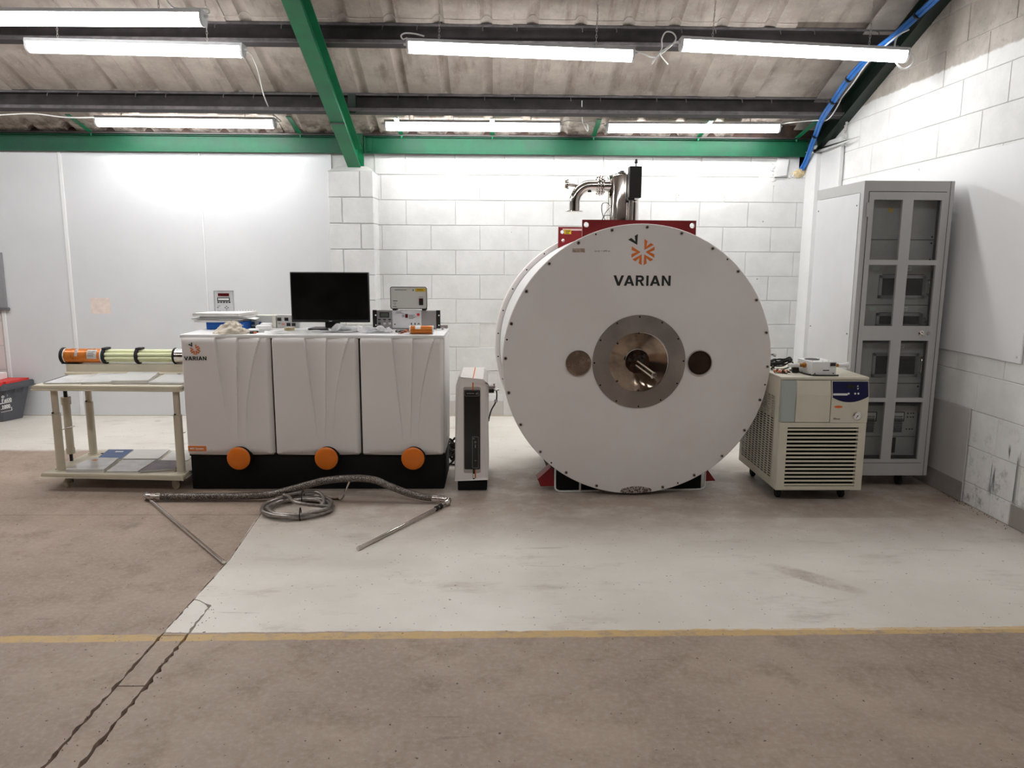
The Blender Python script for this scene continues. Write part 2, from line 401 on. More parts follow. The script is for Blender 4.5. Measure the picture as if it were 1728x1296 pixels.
# ------------------------------------------------------------------ setting: floor
D, XR, XL, YF = 7.08, 2.92, -6.6, -3.6
b = B(); box(b, XL, XR+.1, YF, D+.1, -.16, -.035)
floor = obj('floor', b, M['void'], None, 0, kind='structure')
def jag(p, q, amp, step=.05, seed=0):                # a broken edge from p to q (without q)
    rr = random.Random(seed); n = max(1, int((Vector(q)-Vector(p)).length/step)); out = []
    px, py = q[1]-p[1], -(q[0]-p[0]); L = math.hypot(px, py); px /= L; py /= L
    for i in range(n):
        t = i/n; a = amp*(rr.random()-.5)*2 if 0 < i else 0
        out.append((p[0]+(q[0]-p[0])*t+px*a, p[1]+(q[1]-p[1])*t+py*a))
    return out
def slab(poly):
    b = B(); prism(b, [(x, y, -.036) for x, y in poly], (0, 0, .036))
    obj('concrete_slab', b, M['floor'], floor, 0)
ly = [(-1.342, YF), (-1.340, 2.0), (-1.337, 2.82), (-1.334, 3.58), (-1.388, 4.2475)]
edge = []
for i in range(len(ly)-1): edge += jag(ly[i], ly[i+1], .006 if i < 2 else .003, .022, i)
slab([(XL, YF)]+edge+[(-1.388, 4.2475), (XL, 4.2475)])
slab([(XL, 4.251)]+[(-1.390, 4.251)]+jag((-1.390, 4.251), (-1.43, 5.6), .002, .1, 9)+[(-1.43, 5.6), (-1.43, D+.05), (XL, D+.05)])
ry = [(-1.214, YF), (-1.222, 2.0), (-1.222, 2.46), (-1.229, 2.82), (-1.234, 3.08)]
redge = []
for i in range(len(ry)-1): redge += jag(ry[i], ry[i+1], .007 if i < 3 else .003, .022, 20+i)
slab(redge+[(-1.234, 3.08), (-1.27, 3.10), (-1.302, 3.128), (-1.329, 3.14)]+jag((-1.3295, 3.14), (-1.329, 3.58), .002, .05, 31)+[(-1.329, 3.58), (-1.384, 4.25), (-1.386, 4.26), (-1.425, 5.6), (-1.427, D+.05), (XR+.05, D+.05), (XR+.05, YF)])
for i, (y0, y1) in enumerate(((YF, 2.452), (2.458, 2.812), (2.816, 3.06))):
    def xl(y): return -1.325 if y < 2.3 else (-1.3275 if y < 2.7 else -1.331)
    def xr(y): return -1.236 if y < 2.3 else (-1.236 if y < 2.7 else (-1.239 if y < 2.9 else -1.241))
    L = jag((xl(y0), y0), (xl(y1), y1), .004, .025, 40+i)+[(xl(y1), y1)]
    if i == 2: L += [(-1.329, 3.132), (-1.302, 3.121), (-1.27, 3.094)]
    Rr = [(xr(y1), y1)]+jag((xr(y1), y1), (xr(y0), y0), .005, .025, 50+i)[1:]+[(xr(y0), y0)]
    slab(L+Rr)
rr = random.Random(77); b = B()
for i in range(70):                                   # grit and chips lying in the crack and along the wall foot
    y = rr.uniform(2.05, 3.1); x = rr.choice((-1.337, -1.228))+rr.uniform(-.03, .03); s = rr.uniform(.0008, .0022)
    bmesh.ops.create_icosphere(b, subdivisions=1, radius=s, matrix=Matrix.Translation((x, y, s*.4)))
for i in range(60):
    s = rr.uniform(.0012, .0035)
    bmesh.ops.create_icosphere(b, subdivisions=1, radius=s, matrix=Matrix.Translation((2.905-rr.random()**2*.05, rr.uniform(3.8, 4.7), s*.5)))
tag(solo('concrete_grit', b, mat('brown_grit', (92, 72, 58), .9, var=.3, vs=60), 'loose brown grit along the floor crack and the right wall foot', 'grit'), kind='stuff')

# ------------------------------------------------------------------ setting: walls of blocks
_bl = {}
def inset(poly, d):
    n = len(poly); out = []
    for i in range(n):
        p, q, r = Vector(poly[i-1]), Vector(poly[i]), Vector(poly[(i+1) % n])
        a = (q-p).normalized(); c = (r-q).normalized(); na = Vector((-a.y, a.x)); nc = Vector((-c.y, c.x))
        k = (na+nc); k = k/max(.25, k.dot(na)); out.append(q+k*d)
    return out
def block_mesh(poly, m, t=.006, ch=.003):            # counter-clockwise (u, v); front faces -Y
    key = (tuple((round(x, 3), round(y, 3)) for x, y in poly), m)
    if key in _bl: return _bl[key]
    b = B(); I = inset(poly, ch)
    R0 = [b.verts.new((x, .004, y)) for x, y in poly]; R1 = [b.verts.new((x, -t+ch, y)) for x, y in poly]; R2 = [b.verts.new((p.x, -t, p.y)) for p in I]
    bridge(b, R0, R1); bridge(b, R1, R2); b.faces.new(R2); b.faces.new(R0)
    _bl[key] = mesh('block', b, M[m], 0); return _bl[key]
def clip(poly, f):                                    # keep f(u, v) >= 0
    out = []
    for i in range(len(poly)):
        p, q = poly[i], poly[(i+1) % len(poly)]; a, c = f(*p), f(*q)
        if a >= 0: out.append(p)
        if (a >= 0) != (c >= 0): s = a/(a-c); out.append((p[0]+(q[0]-p[0])*s, p[1]+(q[1]-p[1])*s))
    return out
def course_blocks(parent, origin, rz, u0, u1, v0, v1, vstart, m, shift=0, skip=None, cut=None, L=.45, H=.225, g=.004, seed=1, ex=()):
    rr = random.Random(seed); k = 0; v = vstart
    while v < v1-.02:
        a = max(v, v0); c = min(v+H, v1); u = u0-(shift+(L/2 if k % 2 else 0)) % L
        while u < u1-.005:
            p, q = max(u, u0), min(u+L, u1); u += L
            if q-p < .03 or c-a < .03: continue
            if skip and skip(p, q, a, c): continue
            P = [(p+g/2, a+g/2), (q-g/2, a+g/2), (q-g/2, c-g/2), (p+g/2, c-g/2)]
            for f in ([cut] if cut else []): P = clip(P, f)
            if len(P) < 3: continue
            o0 = P[0]; Q = [(x-o0[0], y-o0[1]) for x, y in P]
            if max(x for x, y in Q)-min(x for x, y in Q) < .03: continue
            lo = Vector((o0[0], 0, o0[1])); lo.y += rr.uniform(-.0010, .0010)
            lo = Matrix.Rotation(rz, 3, 'Z') @ lo
            inst('block', block_mesh(Q, m), Vector(origin)+lo, parent, (0, 0, rz))
        v += H; k += 1
HOLE = lambda u, v: not (2.50 < u < 2.85 and v > 2.20)
b = B(); box(b, XL-.2, 2.50, D, D+.12, -.03, 2.72); box(b, 2.50, XR, D, D+.12, -.03, 2.235); box(b, 2.50, XR, D+.08, D+.12, 2.235, 2.72); box(b, 2.845, XR, D, D+.08, 2.235, 2.72)
wall_back = obj('wall_back', b, M['mortar'], None, 0, kind='structure')
b = B(); box(b, 2.505, 2.84, D+.066, D+.076, 2.24, 2.71); obj('hole_back', b, M['void'], wall_back, 0)  # added dark sheet; its colour stands for the shade inside the hole
course_blocks(wall_back, (0, D-.001, 0), 0, -1.12, 2.905, 0, 2.64, -.012, 'block', .17, skip=lambda p, q, a, c: (p > 2.38 and a > 2.16) or (q > .25 and p < 1.5 and c < .9), seed=3)
course_blocks(wall_back, (0, D-.001, 0), 0, -5.6, -4.60, 0, 2.5, -.012, 'block', 0, seed=4)
for x0, x1, z0, z1 in ((2.38, 2.515, 2.165, 2.41), ):  # broken stump beside the cable hole
    P = [(0, 0), (.115, .0), (.125, .05), (.10, .10), (.128, .16), (.12, .238), (0, .238)]
    inst('block', block_mesh(P[:2]+[(.125, .238), (0, .238)], 'block'), (x0+.005, D-.001, z0), wall_back)
P = [(0, 0), (.30, 0), (.30, .045), (0, .06)]
inst('block', block_mesh(P, 'block'), (2.525, D-.001, 2.165), wall_back)
P = [(0, 0), (.11, .015), (.125, .16), (.02, .17)]
inst('block', block_mesh(P, 'block', .03), (2.53, D-.001, 2.238), wall_back)
rr = random.Random(5); b = B()                       # crumbled mortar and foam in the hole
for i in range(46):
    s = rr.uniform(.008, .026); x = rr.uniform(2.50, 2.84); z = 2.235+rr.random()**2*.05
    if x < 2.66: z = 2.21+rr.random()*.17; x = rr.uniform(2.50, 2.535)
    bmesh.ops.create_icosphere(b, subdivisions=1, radius=s, matrix=Matrix.Translation((x, D-.004+rr.uniform(0, .02), z)) @ Matrix.Rotation(rr.random()*6, 4, 'Z') @ Matrix.Diagonal((1.2, .6, 1, 1)))
obj('broken_mortar', b, M['mortar'], wall_back, 0, kind='stuff')
b = B(); bmesh.ops.create_icosphere(b, subdivisions=3, radius=1, matrix=Matrix.Translation((2.755, D+.022, 2.275)) @ Matrix.Rotation(-.35, 4, 'Y') @ Matrix.Diagonal((.075, .05, .05, 1)))
for v in b.verts: v.co += Vector((rr.uniform(-1, 1), rr.uniform(-1, 1), rr.uniform(-1, 1)))*.006
bmesh.ops.create_icosphere(b, subdivisions=2, radius=1, matrix=Matrix.Translation((2.715, D+.03, 2.335)) @ Matrix.Diagonal((.045, .03, .03, 1)))
obj('expanding_foam', b, M['foam'], wall_back, label='yellowed foam lump in the cable hole')
# smooth white boards at the left of the wall, with cover strips
for x0, x1 in ((-4.56, -3.935), (-3.925, -2.69), (-2.688, -1.505)):
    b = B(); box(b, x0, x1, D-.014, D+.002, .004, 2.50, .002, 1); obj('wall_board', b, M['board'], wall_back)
for x, wd in ((-3.93, .034), (-4.568, .036), (-2.689, .016)):
    b = B(); box(b, x-wd/2, x+wd/2, D-.022, D-.004, .004, 2.50, .004, 1); obj('cover_strip', b, M['strip'], wall_back)
b = B(); box(b, -3.768, -3.585, D-.0152, D-.012, .965, 1.112); obj('tape_residue', b, mat('peach_residue', (222, 206, 198), .6, var=.05, vs=18), wall_back, 0, 'faded peach rectangle')
b = B(); box(b, XL, XR, D-.016, D-.004, 0, .006); obj('floor_seal', b, M['beige_d'], wall_back, 0)
b = B()
for px, py in ((1287, 374), (1277, 471), (1145, 330), (863, 392)):
    q = at(px, py, D-.014); cyl(b, q, q-Vector((0, .02, 0)), .003, n=8)
obj('nail', b, M['bolt'], wall_back, kind='stuff')
# pier under the rafter
PX0, PX1, PY = -1.490, -1.090, 6.815
b = B(); box(b, PX0+.006, PX1-.006, PY+.006, D+.02, -.03, 2.235)
pier = obj('trim_1', b, M['mortar'], None, 0, kind='structure')
rr = random.Random(2); z = -.012; k = 0
while z < 2.2:
    z0, z1 = max(z, 0), z+.225; s = PX0+(.28 if k % 2 else .12)
    for u, v in ((PX0, s), (s, PX1)):
        Q = [(0, 0), (v-u-.005, 0), (v-u-.005, z1-z0-.005), (0, z1-z0-.005)]
        inst('block', block_mesh(Q, 'block', .014, .006), (u+.0025, PY+.008+rr.uniform(-.001, .001), z0+.0025), pier)
    z += .225; k += 1
z = -.012; k = 0
while z < 2.2:                                        # the side that shows to the right
    z0, z1 = max(z, 0), z+.225; wd = D-PY-.012
    Q = [(0, 0), (wd, 0), (wd, z1-z0-.005), (0, z1-z0-.005)]
    inst('block', block_mesh(Q, 'block', .008, .003), (PX1-.008, PY+.008, z0+.0025), pier, (0, 0, PI/2)); z += .225
b = B(); prism(b, [(PX0, PY, 2.238), (PX1, PY, 2.238), (PX1-.06, PY+.06, 2.285), (PX0+.09, PY+.06, 2.285)], (0, .2, 0)); obj('mortar_haunch', b, M['mortar'], pier)

# right wall with its rake
s_ = .388
def zr(y): return 2.45+s_*(7.0-y)
b = B(); prism(b, [(XR, D+.12, -.03), (XR, YF, -.03), (XR, YF, 2.5), (XR, 1.0, 4.76), (XR, D+.12, zr(D+.12))], (.14, 0, 0))
wall_right = obj('wall_right', b, M['mortar'], None, 0, kind='structure')
BY0, BY1, BZ0, BZ1 = 4.085, 6.47, .925, 2.145         # the white board
def hid(p, q, a, c):
    y1, y0 = D-p, D-q
    return (y0 > BY0+.02 and y1 < BY1-.02 and a > BZ0+.02 and c < BZ1-.02) or (y0 > 4.9 and c < 1.9 and y1 < 6.6)
course_blocks(wall_right, (XR+.001, D, 0), -PI/2, .01, D-3.3, 0, 3.9, -.089, 'block_r', .31, skip=hid, cut=lambda u, v: zr(D-u)-.005-v, seed=8)
b = B(); box(b, XR-.020, XR-.010, BY0, BY1, BZ0, BZ1, .002, 1); wb = obj('wall_board', b, M['board_r'], wall_right)
for y, z in ((4.12, .96), (4.12, 2.11), (6.43, 2.11), (5.3, 2.11), (4.12, 1.55)):
    b = B(); cyl(b, (XR-.0195, y, z), (XR-.023, y, z), .009, .006, 12); obj('screw_head', b, M['strip'], wb)
b = B(); box(b, XR-.019, XR-.010, 4.475, 6.3, .004, .595, .002, 1, 0); lb = obj('lower_board', b, M['board_grey'], wall_right)
b = B(); box(b, XR-.0205, XR-.012, 4.477, 6.2, .004, .128); obj('skirting_paint', b, mat('brown_grey_paint', (150, 143, 139), .5, var=.08), lb, 0)
b = B(); box(b, XR-.045, XR-.008, 6.50, D-.015, .0, 2.52, .012, 2); obj('corner_post', b, M['strip'], wall_right)
b = B(); prism(b, [(XR-.04, D, 0), (XR-.098, D, 0), (XR-.098, 6.91, 0), (XR-.085, 6.88, 0), (XR-.04, 6.88, 0)], (0, 0, 2.46)); bmesh.ops.bevel(b, geom=[e for e in b.edges if all(v.co.z > 2.4 for v in e.verts)], offset=.03, segments=3, affect='EDGES'); obj('corner_pier', b, M['strip'], wall_right)
b = B()
for i in range(9):
    bmesh.ops.create_icosphere(b, subdivisions=1, radius=.02, matrix=Matrix.Translation((XR-.025, 6.48+rr.uniform(-.03, .03), 2.44+i*.022)) @ Matrix.Diagonal((.6, .8, .8, 1)))
obj('broken_mortar', b, M['mortar'], wall_right, 0, kind='stuff')
# the walls the photograph does not show close the hall
b = B(); prism(b, [(XL, D+.12, -.03), (XL, YF, -.03), (XL, YF, 2.7), (XL, 1.0, 5.0), (XL, D+.12, 2.7)], (-.14, 0, 0)); obj('wall_left', b, M['mortar'], None, 0, kind='structure')
b = B(); box(b, XL-.1, XR+.1, YF-.12, YF, -.03, 3.4); obj('wall_front', b, mat('brown_wall', (50, 41, 35), .8, var=.2), None, 0, kind='structure')

# ------------------------------------------------------------------ setting: roof
def zs(y): return 2.60+s_*(7.0-y)                     # underside of the sheets
TH = math.atan(s_); NRM = Vector((0, math.sin(TH), math.cos(TH)))
b = B(); prism(b, [(XL-.1, D+.2, zs(D+.2)+.10), (XL-.1, 1.0, zs(1.0)+.10), (XL-.1, YF-.2, zs(1.0)+.10-s_*4.8), (XL-.1, YF-.2, zs(1.0)+.16-s_*4.8), (XL-.1, 1.0, zs(1.0)+.16), (XL-.1, D+.2, zs(D+.2)+.16)], (XR-XL+.3, 0, 0))
ceiling = obj('ceiling', b, M['sheet'], None, 0, kind='structure')
def sheet_mesh(y0, y1, wd=1.035):
    prof = []; pitch = wd/3.05
    for k in range(3):
        c = pitch*(k+.5)
        prof += [(c-.095, 0), (c-.042, .003), (c-.028, .022), (c-.012, .032), (c+.012, .032), (c+.028, .022), (c+.042, .003), (c+.095, 0)]
    prof = [(0, 0)]+prof+[(wd, 0)]
    b = B(); rows = []
    for off in (0, .007):
        for y in (y0, y1): rows.append([b.verts.new((x, y, zs(y)+h+off)) for x, h in prof])
    n = len(prof)
    for i in range(n-1):
        b.faces.new((rows[0][i], rows[0][i+1], rows[1][i+1], rows[1][i])); b.faces.new((rows[2][i], rows[2][i+1], rows[3][i+1], rows[3][i]))
        b.faces.new((rows[0][i], rows[0][i+1], rows[2][i+1], rows[2][i])); b.faces.new((rows[1][i], rows[1][i+1], rows[3][i+1], rows[3][i]))
    for i in (0, n-1): b.faces.new((rows[0][i], rows[1][i], rows[3][i], rows[2][i]))
    return mesh('roof_sheet', b, M['sheet'], 40)
S1, S2 = sheet_mesh(5.62, 7.22), sheet_mesh(4.0, 5.72)
for k in range(-6, 3):
    x = -.95+k*1.005
    inst('roof_sheet', S1, (x, 0, .002*(k % 2)), ceiling, (0, .006, 0)); inst('roof_sheet', S2, (x, 0, .012+.002*(k % 2)), ceiling, (0, .006, 0))
def section(y, dz0, dz1, dy0, dy1):                    # corners of a bar square to the roof slope at y
    base = Vector((0, y, zs(y))); T = Vector((0, -math.cos(TH), math.sin(TH)))
    return [base-NRM*a+T*c for a, c in ((dz0, dy0), (dz0, dy1), (dz1, dy1), (dz1, dy0))]
for y in (6.50, 5.705, 4.91, 4.1):
    b = B()
    for a in ((.0, .16, -.006, .0), (.0, .007, 0, .055), (.153, .16, 0, .055)):
        P = section(y, *a); prism(b, [(XL, q.y, q.z) for q in P], (2.845-XL, 0, 0))
    pu = obj('purlin', b, M['purlin'], ceiling, 0)
    b = B()
    for a in ((.006, .022, .048, .0555), (.136, .161, .046, .057)):
        P = section(y, *a); prism(b, [(XL, q.y, q.z) for q in P], (2.84-XL, 0, 0))
    obj('purlin_lip', b, M['purlin_lip'], pu, 0)
    b = B()
    for i in range(24):
        x = -5.5+i*.352+.11*(i % 2); q = Vector((x, y-.03, zs(y)-.004))
        tube(b, [q+Vector((0, 0, .006)), q+Vector((0, -.035, -.004)), q+Vector((0, -.045, -.03))], .0035, 5, 2)
    obj('hook_bolt', b, M['purlin_lip'], pu, 0, kind='stuff')
# white discs stand in for daylight showing through bolt holes in the web
b = B()
for px, py, y in ((485, 65, 5.697), (604, 67, 5.697)):
    q = at(px, py, y); cyl(b, q, q-Vector((0, .004, .0015)), .008, n=10)
obj('daylight_dot', b, M['strip'], ceiling, 0, kind='stuff')
def rafter(x, y0, y1, wd, d0, d1, m, tw=.008):
    b = B()
    T = Vector((0, -math.cos(TH), math.sin(TH)))
    def bar(xa, xb, a, c):
        P = [Vector((0, y0, zs(y0)))-NRM*a, Vector((0, y1, zs(y1)))-NRM*a, Vector((0, y1, zs(y1)))-NRM*c, Vector((0, y0, zs(y0)))-NRM*c]
        prism(b, [(xa, q.y, q.z) for q in P], (xb-xa, 0, 0))
    bar(x-wd/2, x+wd/2, d1-.010, d1); bar(x-wd/2, x+wd/2, d0, d0+.010); bar(x-tw/2, x+tw/2, d0+.01, d1-.01)
    return obj('rafter', b, M[m], ceiling, 0)
rf = rafter(-1.262, 7.0, 1.2, .112, .165, .355, 'green')
b = B(); box(b, -1.318, -1.206, 6.93, 7.05, 2.268, 2.280); box(b, -1.266, -1.258, 6.93, 7.05, 2.275, 2.56); box(b, -1.318, -1.206, 7.03, 7.045, 2.275, 2.62)
obj('bearing_plate', b, M['green'], rf, 0)
prev = None
b = B(); q = Vector((-1.262, 6.32, zs(6.32)))-NRM*.357; box(b, -1.320, -1.204, q.y-.006, q.y+.006, q.z-.008, q.z+.004); obj('weld_seam', b, M['green_d'], rf, 0)
b = B(); box(b, -1.215, -1.155, 6.41, 6.46, zs(6.44)-.17, zs(6.44)-.02); obj('purlin_cleat', b, M['green_d'], rf, 0)
rafter(2.872, 7.0, 1.2, .09, .02, .17, 'green_d')
# grey closing strip between the last sheet and the end rafter
b = B()
P = [Vector((0, 6.9, zs(6.9)))-NRM*.012, Vector((0, 1.2, zs(1.2)))-NRM*.012, Vector((0, 1.2, zs(1.2)))-NRM*.004, Vector((0, 6.9, zs(6.9)))-NRM*.004]
prism(b, [(2.62, q.y, q.z) for q in P], (.21, 0, 0)); obj('verge_strip', b, mat('grey_cement', (150, 143, 138), .8, var=.1), ceiling, 0)
# green eaves beam: channel in two lengths
for x0, x1 in ((XL, -1.325), (-1.20, 2.815)):
    b = B(); box(b, x0, x1, 7.045, 7.055, 2.418, 2.560); box(b, x0, x1, 7.015, 7.05, 2.416, 2.424); box(b, x0, x1, 7.015, 7.05, 2.555, 2.563)
    eb = obj('eaves_beam', b, M['green_b'], ceiling, 0)
    b = B(); box(b, x0, x1, 6.985, 7.075, 2.564, 2.575); obj('gutter_edge', b, M['purlin'], eb, 0)
b = B(); box(b, XL, 2.86, 7.03, D+.1, 2.575, 2.70); obj('eaves_filler', b, mat('sooty_mortar', (58, 42, 36), .9, var=.5, vs=9, bump=.5), ceiling, 0)
b = B(); box(b, -1.195, -1.185, 7.0, 7.05, 2.418, 2.56); box(b, -1.20, -1.13, 7.03, 7.046, 2.43, 2.55); obj('end_cleat', b, M['green_b'], eb, 0)
for x0, x1 in ((-3.551, -3.601), (-1.74, -1.757), (-.85, -.86), (-.05, -.05), (.848, .856), (1.79, 1.80), (2.673, 2.690)):
    b = B(); y0, y1 = 6.55, 7.0; n_ = .02
    prism(b, [(x0-n_, y0, zs(y0)-.135), (x0+n_, y0, zs(y0)-.135), (x1+n_, y1, 2.57), (x1-n_, y1, 2.57)], (0, .004, .006)); st = obj('sag_strut', b, M['green'], ceiling, 0)
    b = B(); cyl(b, (x1, 7.0, 2.580), (x1, 7.0, 2.545), .016, .005, 8); obj('strut_bolt', b, M['green'], st)

# ------------------------------------------------------------------ lamps
def make_lamp(name, label, L, loc, tilt, group, ch=.5):
    t = thing(name, label, 'light', (0, 0, 0), 0, group, local=True); h = L/2
    b = B(); prism(b, [(-h, -.042, 0), (-h, .042, 0), (-h, .050, -.022), (-h, -.050, -.022)], (L, 0, 0)); obj('housing', b, M['housing'], t, 0)
    b = B(); pr = [(.047*math.cos(a), -.022-.062*math.sin(a)**.6 if math.sin(a) > 0 else -.022) for a in [PI*i/12 for i in range(13)]]
    prism(b, [(-h+.012, y, z) for y, z in pr], (L-.024, 0, 0)); obj('diffuser', b, M['lamp'], t)
    for s in (-1, 1):
        b = B(); pr2 = [(y*1.05, z*1.03+.0006) for y, z in pr]; prism(b, [(s*h-s*.001, y, z) for y, z in pr2], (-s*.014, 0, 0)); e = obj('end_cap', b, M['housing'], t)
        b = B(); cyl(b, (s*(h-.002), 0, -.03), (s*(h+.022), 0, -.03), .011, .008, 10); obj('cable_gland', b, M['housing'], e)
    for x in (-.36*L, .33*L):
        b = B(); z = -.004; k = 0
        while z < ch:                                  # oval links, quarter-turned in turn
            P = [(.0055*math.cos(q), .0135*math.sin(q)) for q in [2*PI*j/7 for j in range(8)]]
            tube(b, [(x+(p[0] if k % 2 else 0), 0 if k % 2 else p[0], z+.010+p[1]) for p in P], .0017, 4, 0); z += .020; k += 1
        obj('chain', b, M['chain'], t, 0)
    t.location = loc; t.rotation_euler = (0, tilt, 0); return t
def lamp(label, a, c, ch, group):
    a, c = Vector(a), Vector(c); d = c-a
    return make_lamp('batten_light', label, d.length, (a+c)/2, -math.asin(d.z/d.length), group, ch)
G = 'lit tube battens hung on chains'
lamp('lit batten at left under the lower purlin, left of green rafter', (-3.383, 6.685, 2.655), (-1.883, 6.685, 2.652), .08, G)
lamp('lit batten close to the eaves beam just right of green rafter', (-.963, 6.70, 2.645), (.537, 6.70, 2.648), .08, G)
lamp('lit batten under the lower purlin at its right end by the blue cables', (.933, 6.74, 2.652), (2.433, 6.74, 2.662), .06, G)
lamp('lit batten under the upper purlin left of green rafter', (-3.10, 5.32, 2.897), (-1.685, 5.32, 2.880), .34, G)
lamp('lit batten under the upper purlin above the red topped magnet', (-.599, 5.262, 2.905), (.901, 5.262, 2.865), .36, G)
lamp('tilted lit batten under the upper purlin, nearest the right wall', (1.189, 5.192, 2.918), (2.689, 5.192, 2.862), .36, G)
lamp('topmost lit batten at the left edge, nearest the viewer', (-3.17, 4.6, 2.858), (-1.672, 4.6, 2.868), .62, G)
for x, y, k in ((-4.6, .9, 0), (-2.6, .9, 1), (-.8, .9, 2), (1.1, .9, 3)):   # unseen battens added behind the viewer as fill light
    lamp(('added fill batten behind the viewer, farthest left', 'added fill batten behind the viewer, left of the middle', 'added fill batten behind the viewer in the middle', 'added fill batten behind the viewer by the right wall')[k], (x, y, 3.7), (x+1.5, y, 3.7), .5, 'added fill battens behind the viewer')
lamp('added unseen batten beyond the left edge in line with the topmost one', (-4.95, 4.6, 2.86), (-3.45, 4.6, 2.86), .62, G)  # out-of-view lamp added to brighten the left boards
lamp('added unseen batten beyond the left edge along the upper purlin', (-5.4, 5.3, 2.89), (-3.9, 5.3, 2.89), .36, G)  # out-of-view lamp added for more light from the left

# ------------------------------------------------------------------ lighting flex and the blue cables
def cable(name, label, pts, r, m, group='white lighting flexes', cat='cable'):
    b = B()
    for P in (pts if isinstance(pts[0], list) else [pts]): tube(b, P, r, 7, 6)
    return solo(name, b, M[m], label, cat, group)
cable('lighting_flex', 'white flex along the lower purlin to the leftmost rear batten', [at(-60, 197, 6.40), at(0, 194, 6.40), at(57, 192, 6.40), at(110, 198, 6.45), at(160, 198, 6.64)], .005, 'flex')
cable('lighting_flex', 'white flex hanging from the upper left batten down to the lower one', [at(416, 88, 5.32), at(424, 92, 5.35), at(435, 118, 5.6), at(445, 160, 6.1), at(458, 190, 6.6), at(467, 198, 6.67), at(474, 205, 6.66), at(466, 206, 6.67)], .005, 'flex')
cable('lighting_flex', 'looped white flex between the two upper right battens', [[at(1072, 86, 5.24), at(1085, 90, 5.25), at(1103, 97, 5.3), at(1122, 86, 5.3), at(1140, 68, 5.25), at(1136, 56, 5.25), at(1124, 54, 5.26), at(1117, 66, 5.28), at(1116, 84, 5.3), at(1100, 108, 5.31), at(1110, 92, 5.3), at(1132, 76, 5.26), at(1147, 69, 5.2)], [at(1112, 91, 5.29), at(1121, 102, 5.3), at(1127, 109, 5.3)]], .005, 'flex')
cable('lighting_flex', 'white flex with a tied loop between two rear battens', [[at(947, 209, 6.7), at(957, 204, 6.68), at(975, 206, 6.66), at(983, 208, 6.66), at(990, 220, 6.66), at(992, 220, 6.66), at(991, 210, 6.66), at(984, 207, 6.66), at(1000, 207, 6.68), at(1020, 209, 6.73)], [at(983, 207, 6.65), at(982, 190, 6.52), at(982, 170, 6.44)]], .0045, 'flex')
cable('lighting_flex', 'white flex from the rear right batten up beside blue cables', [at(1314, 210, 6.74), at(1340, 206, 6.6), at(1380, 203, 6.45), at(1394, 203, 6.4), at(1404, 194, 6.3), at(1415, 176, 6.2), at(1421, 164, 6.1), at(1440, 140, 5.85), at(1465, 105, 5.55), at(1508, 65, 5.3), at(1534, 50, 5.2)], .005, 'flex')
cable('lighting_flex', 'round white flex loop at the right end of the tilted batten', [at(1528, 87, 5.19), at(1535, 88, 5.19), at(1541, 96, 5.18), at(1539, 108, 5.17), at(1528, 116, 5.16), at(1517, 112, 5.16), at(1510, 100, 5.18), at(1509, 85, 5.22), at(1511, 70, 5.26), at(1514, 62, 5.3)], .006, 'flex')
cable('lighting_flex', 'short white flex curling over the left end of magnet batten', [at(687, 64, 5.26), at(680, 66, 5.25), at(677, 60, 5.24), at(684, 56, 5.24), at(700, 57, 5.24), at(716, 61, 5.25)], .005, 'flex')
cable('lighting_flex', 'white flex rising from the right end of topmost batten', [at(346, 24, 4.6), at(353, 22, 4.6), at(350, 16, 4.6), at(330, 14, 4.62), at(300, 14, 4.65), at(288, 9, 4.68), at(278, -6, 4.75)], .005, 'flex')
path = [at(1349, 288, 7.09), at(1358, 272, 7.02), at(1366, 250, 6.86), at(1374, 228, 6.72), at(1385, 200, 6.42), at(1404, 170, 6.15), at(1430, 132, 5.85), at(1469, 90, 5.55), at(1512, 55, 5.3), at(1545, 25, 5.15), at(1575, -2, 5.02), at(1605, -30, 4.9)]
b = B(); tube(b, path, .0125, 8); tube(b, [q+Vector((.017, -.006, -.012)) for q in path], .0125, 8)
bc = solo('blue_cable_bundle', b, M['blue'], 'pair of strapped blue cables climbing the rake from the wall hole', 'cable')
for i in (3, 5, 6, 7, 9):
    q = path[i]; d = (path[i+1]-path[i-1]).normalized(); b = B(); lathe(b, q+Vector((.008, -.003, -.006))-d*.006, d, [(0, .027), (.012, .027)], 10); obj('cable_tie', b, M['black'], bc)
# ------------------------------------------------------------------ the magnet
def plate_holes(b, poly, holes, y, th, n=16):
    loops = [poly]+[[(hx+r*math.cos(2*PI*i/n), hz+r*math.sin(2*PI*i/n)) for i in range(n)] for hx, hz, r in holes]
    for yy in (y, y+th):
        es = []; 
        for L in loops:
            vs = [b.verts.new((p[0], yy, p[1])) for p in L]
            es += [b.edges.new((vs[i], vs[(i+1) % len(vs)])) for i in range(len(vs))]
        bmesh.ops.triangle_fill(b, edges=es, use_beauty=True, normal=(0, -1, 0))
    for L in loops:
        A = [b.verts.new((p[0], y, p[1])) for p in L]; C = [b.verts.new((p[0], y+th, p[1])) for p in L]; bridge(b, A, C)
    bmesh.ops.remove_doubles(b, verts=b.verts[:], dist=1e-5)
    return b
MC = Vector((.87, 4.60, 0)); MZ, MR = .858, .842
mg = thing('scanner_magnet', 'huge white drum shaped magnet with red lifting plates and chrome turret', 'magnet', MC, math.radians(2.7), local=True)
b = B(); lathe(b, (0, 0, MZ), (0, 1, 0), [(.012, .186), (0, .186), (0, MR-.004), (.004, MR), (.014, MR), (.014, .7)], 128, caps=False); face = obj('face_plate', b, M['face'], mg)
b = B(); lathe(b, (0, 0, MZ), (0, 1, 0), [(.40, .19), (.016, .19), (.016, .806), (1.02, .806), (1.02, .1)], 128, caps=False); obj('barrel', b, M['shell_w'], mg)
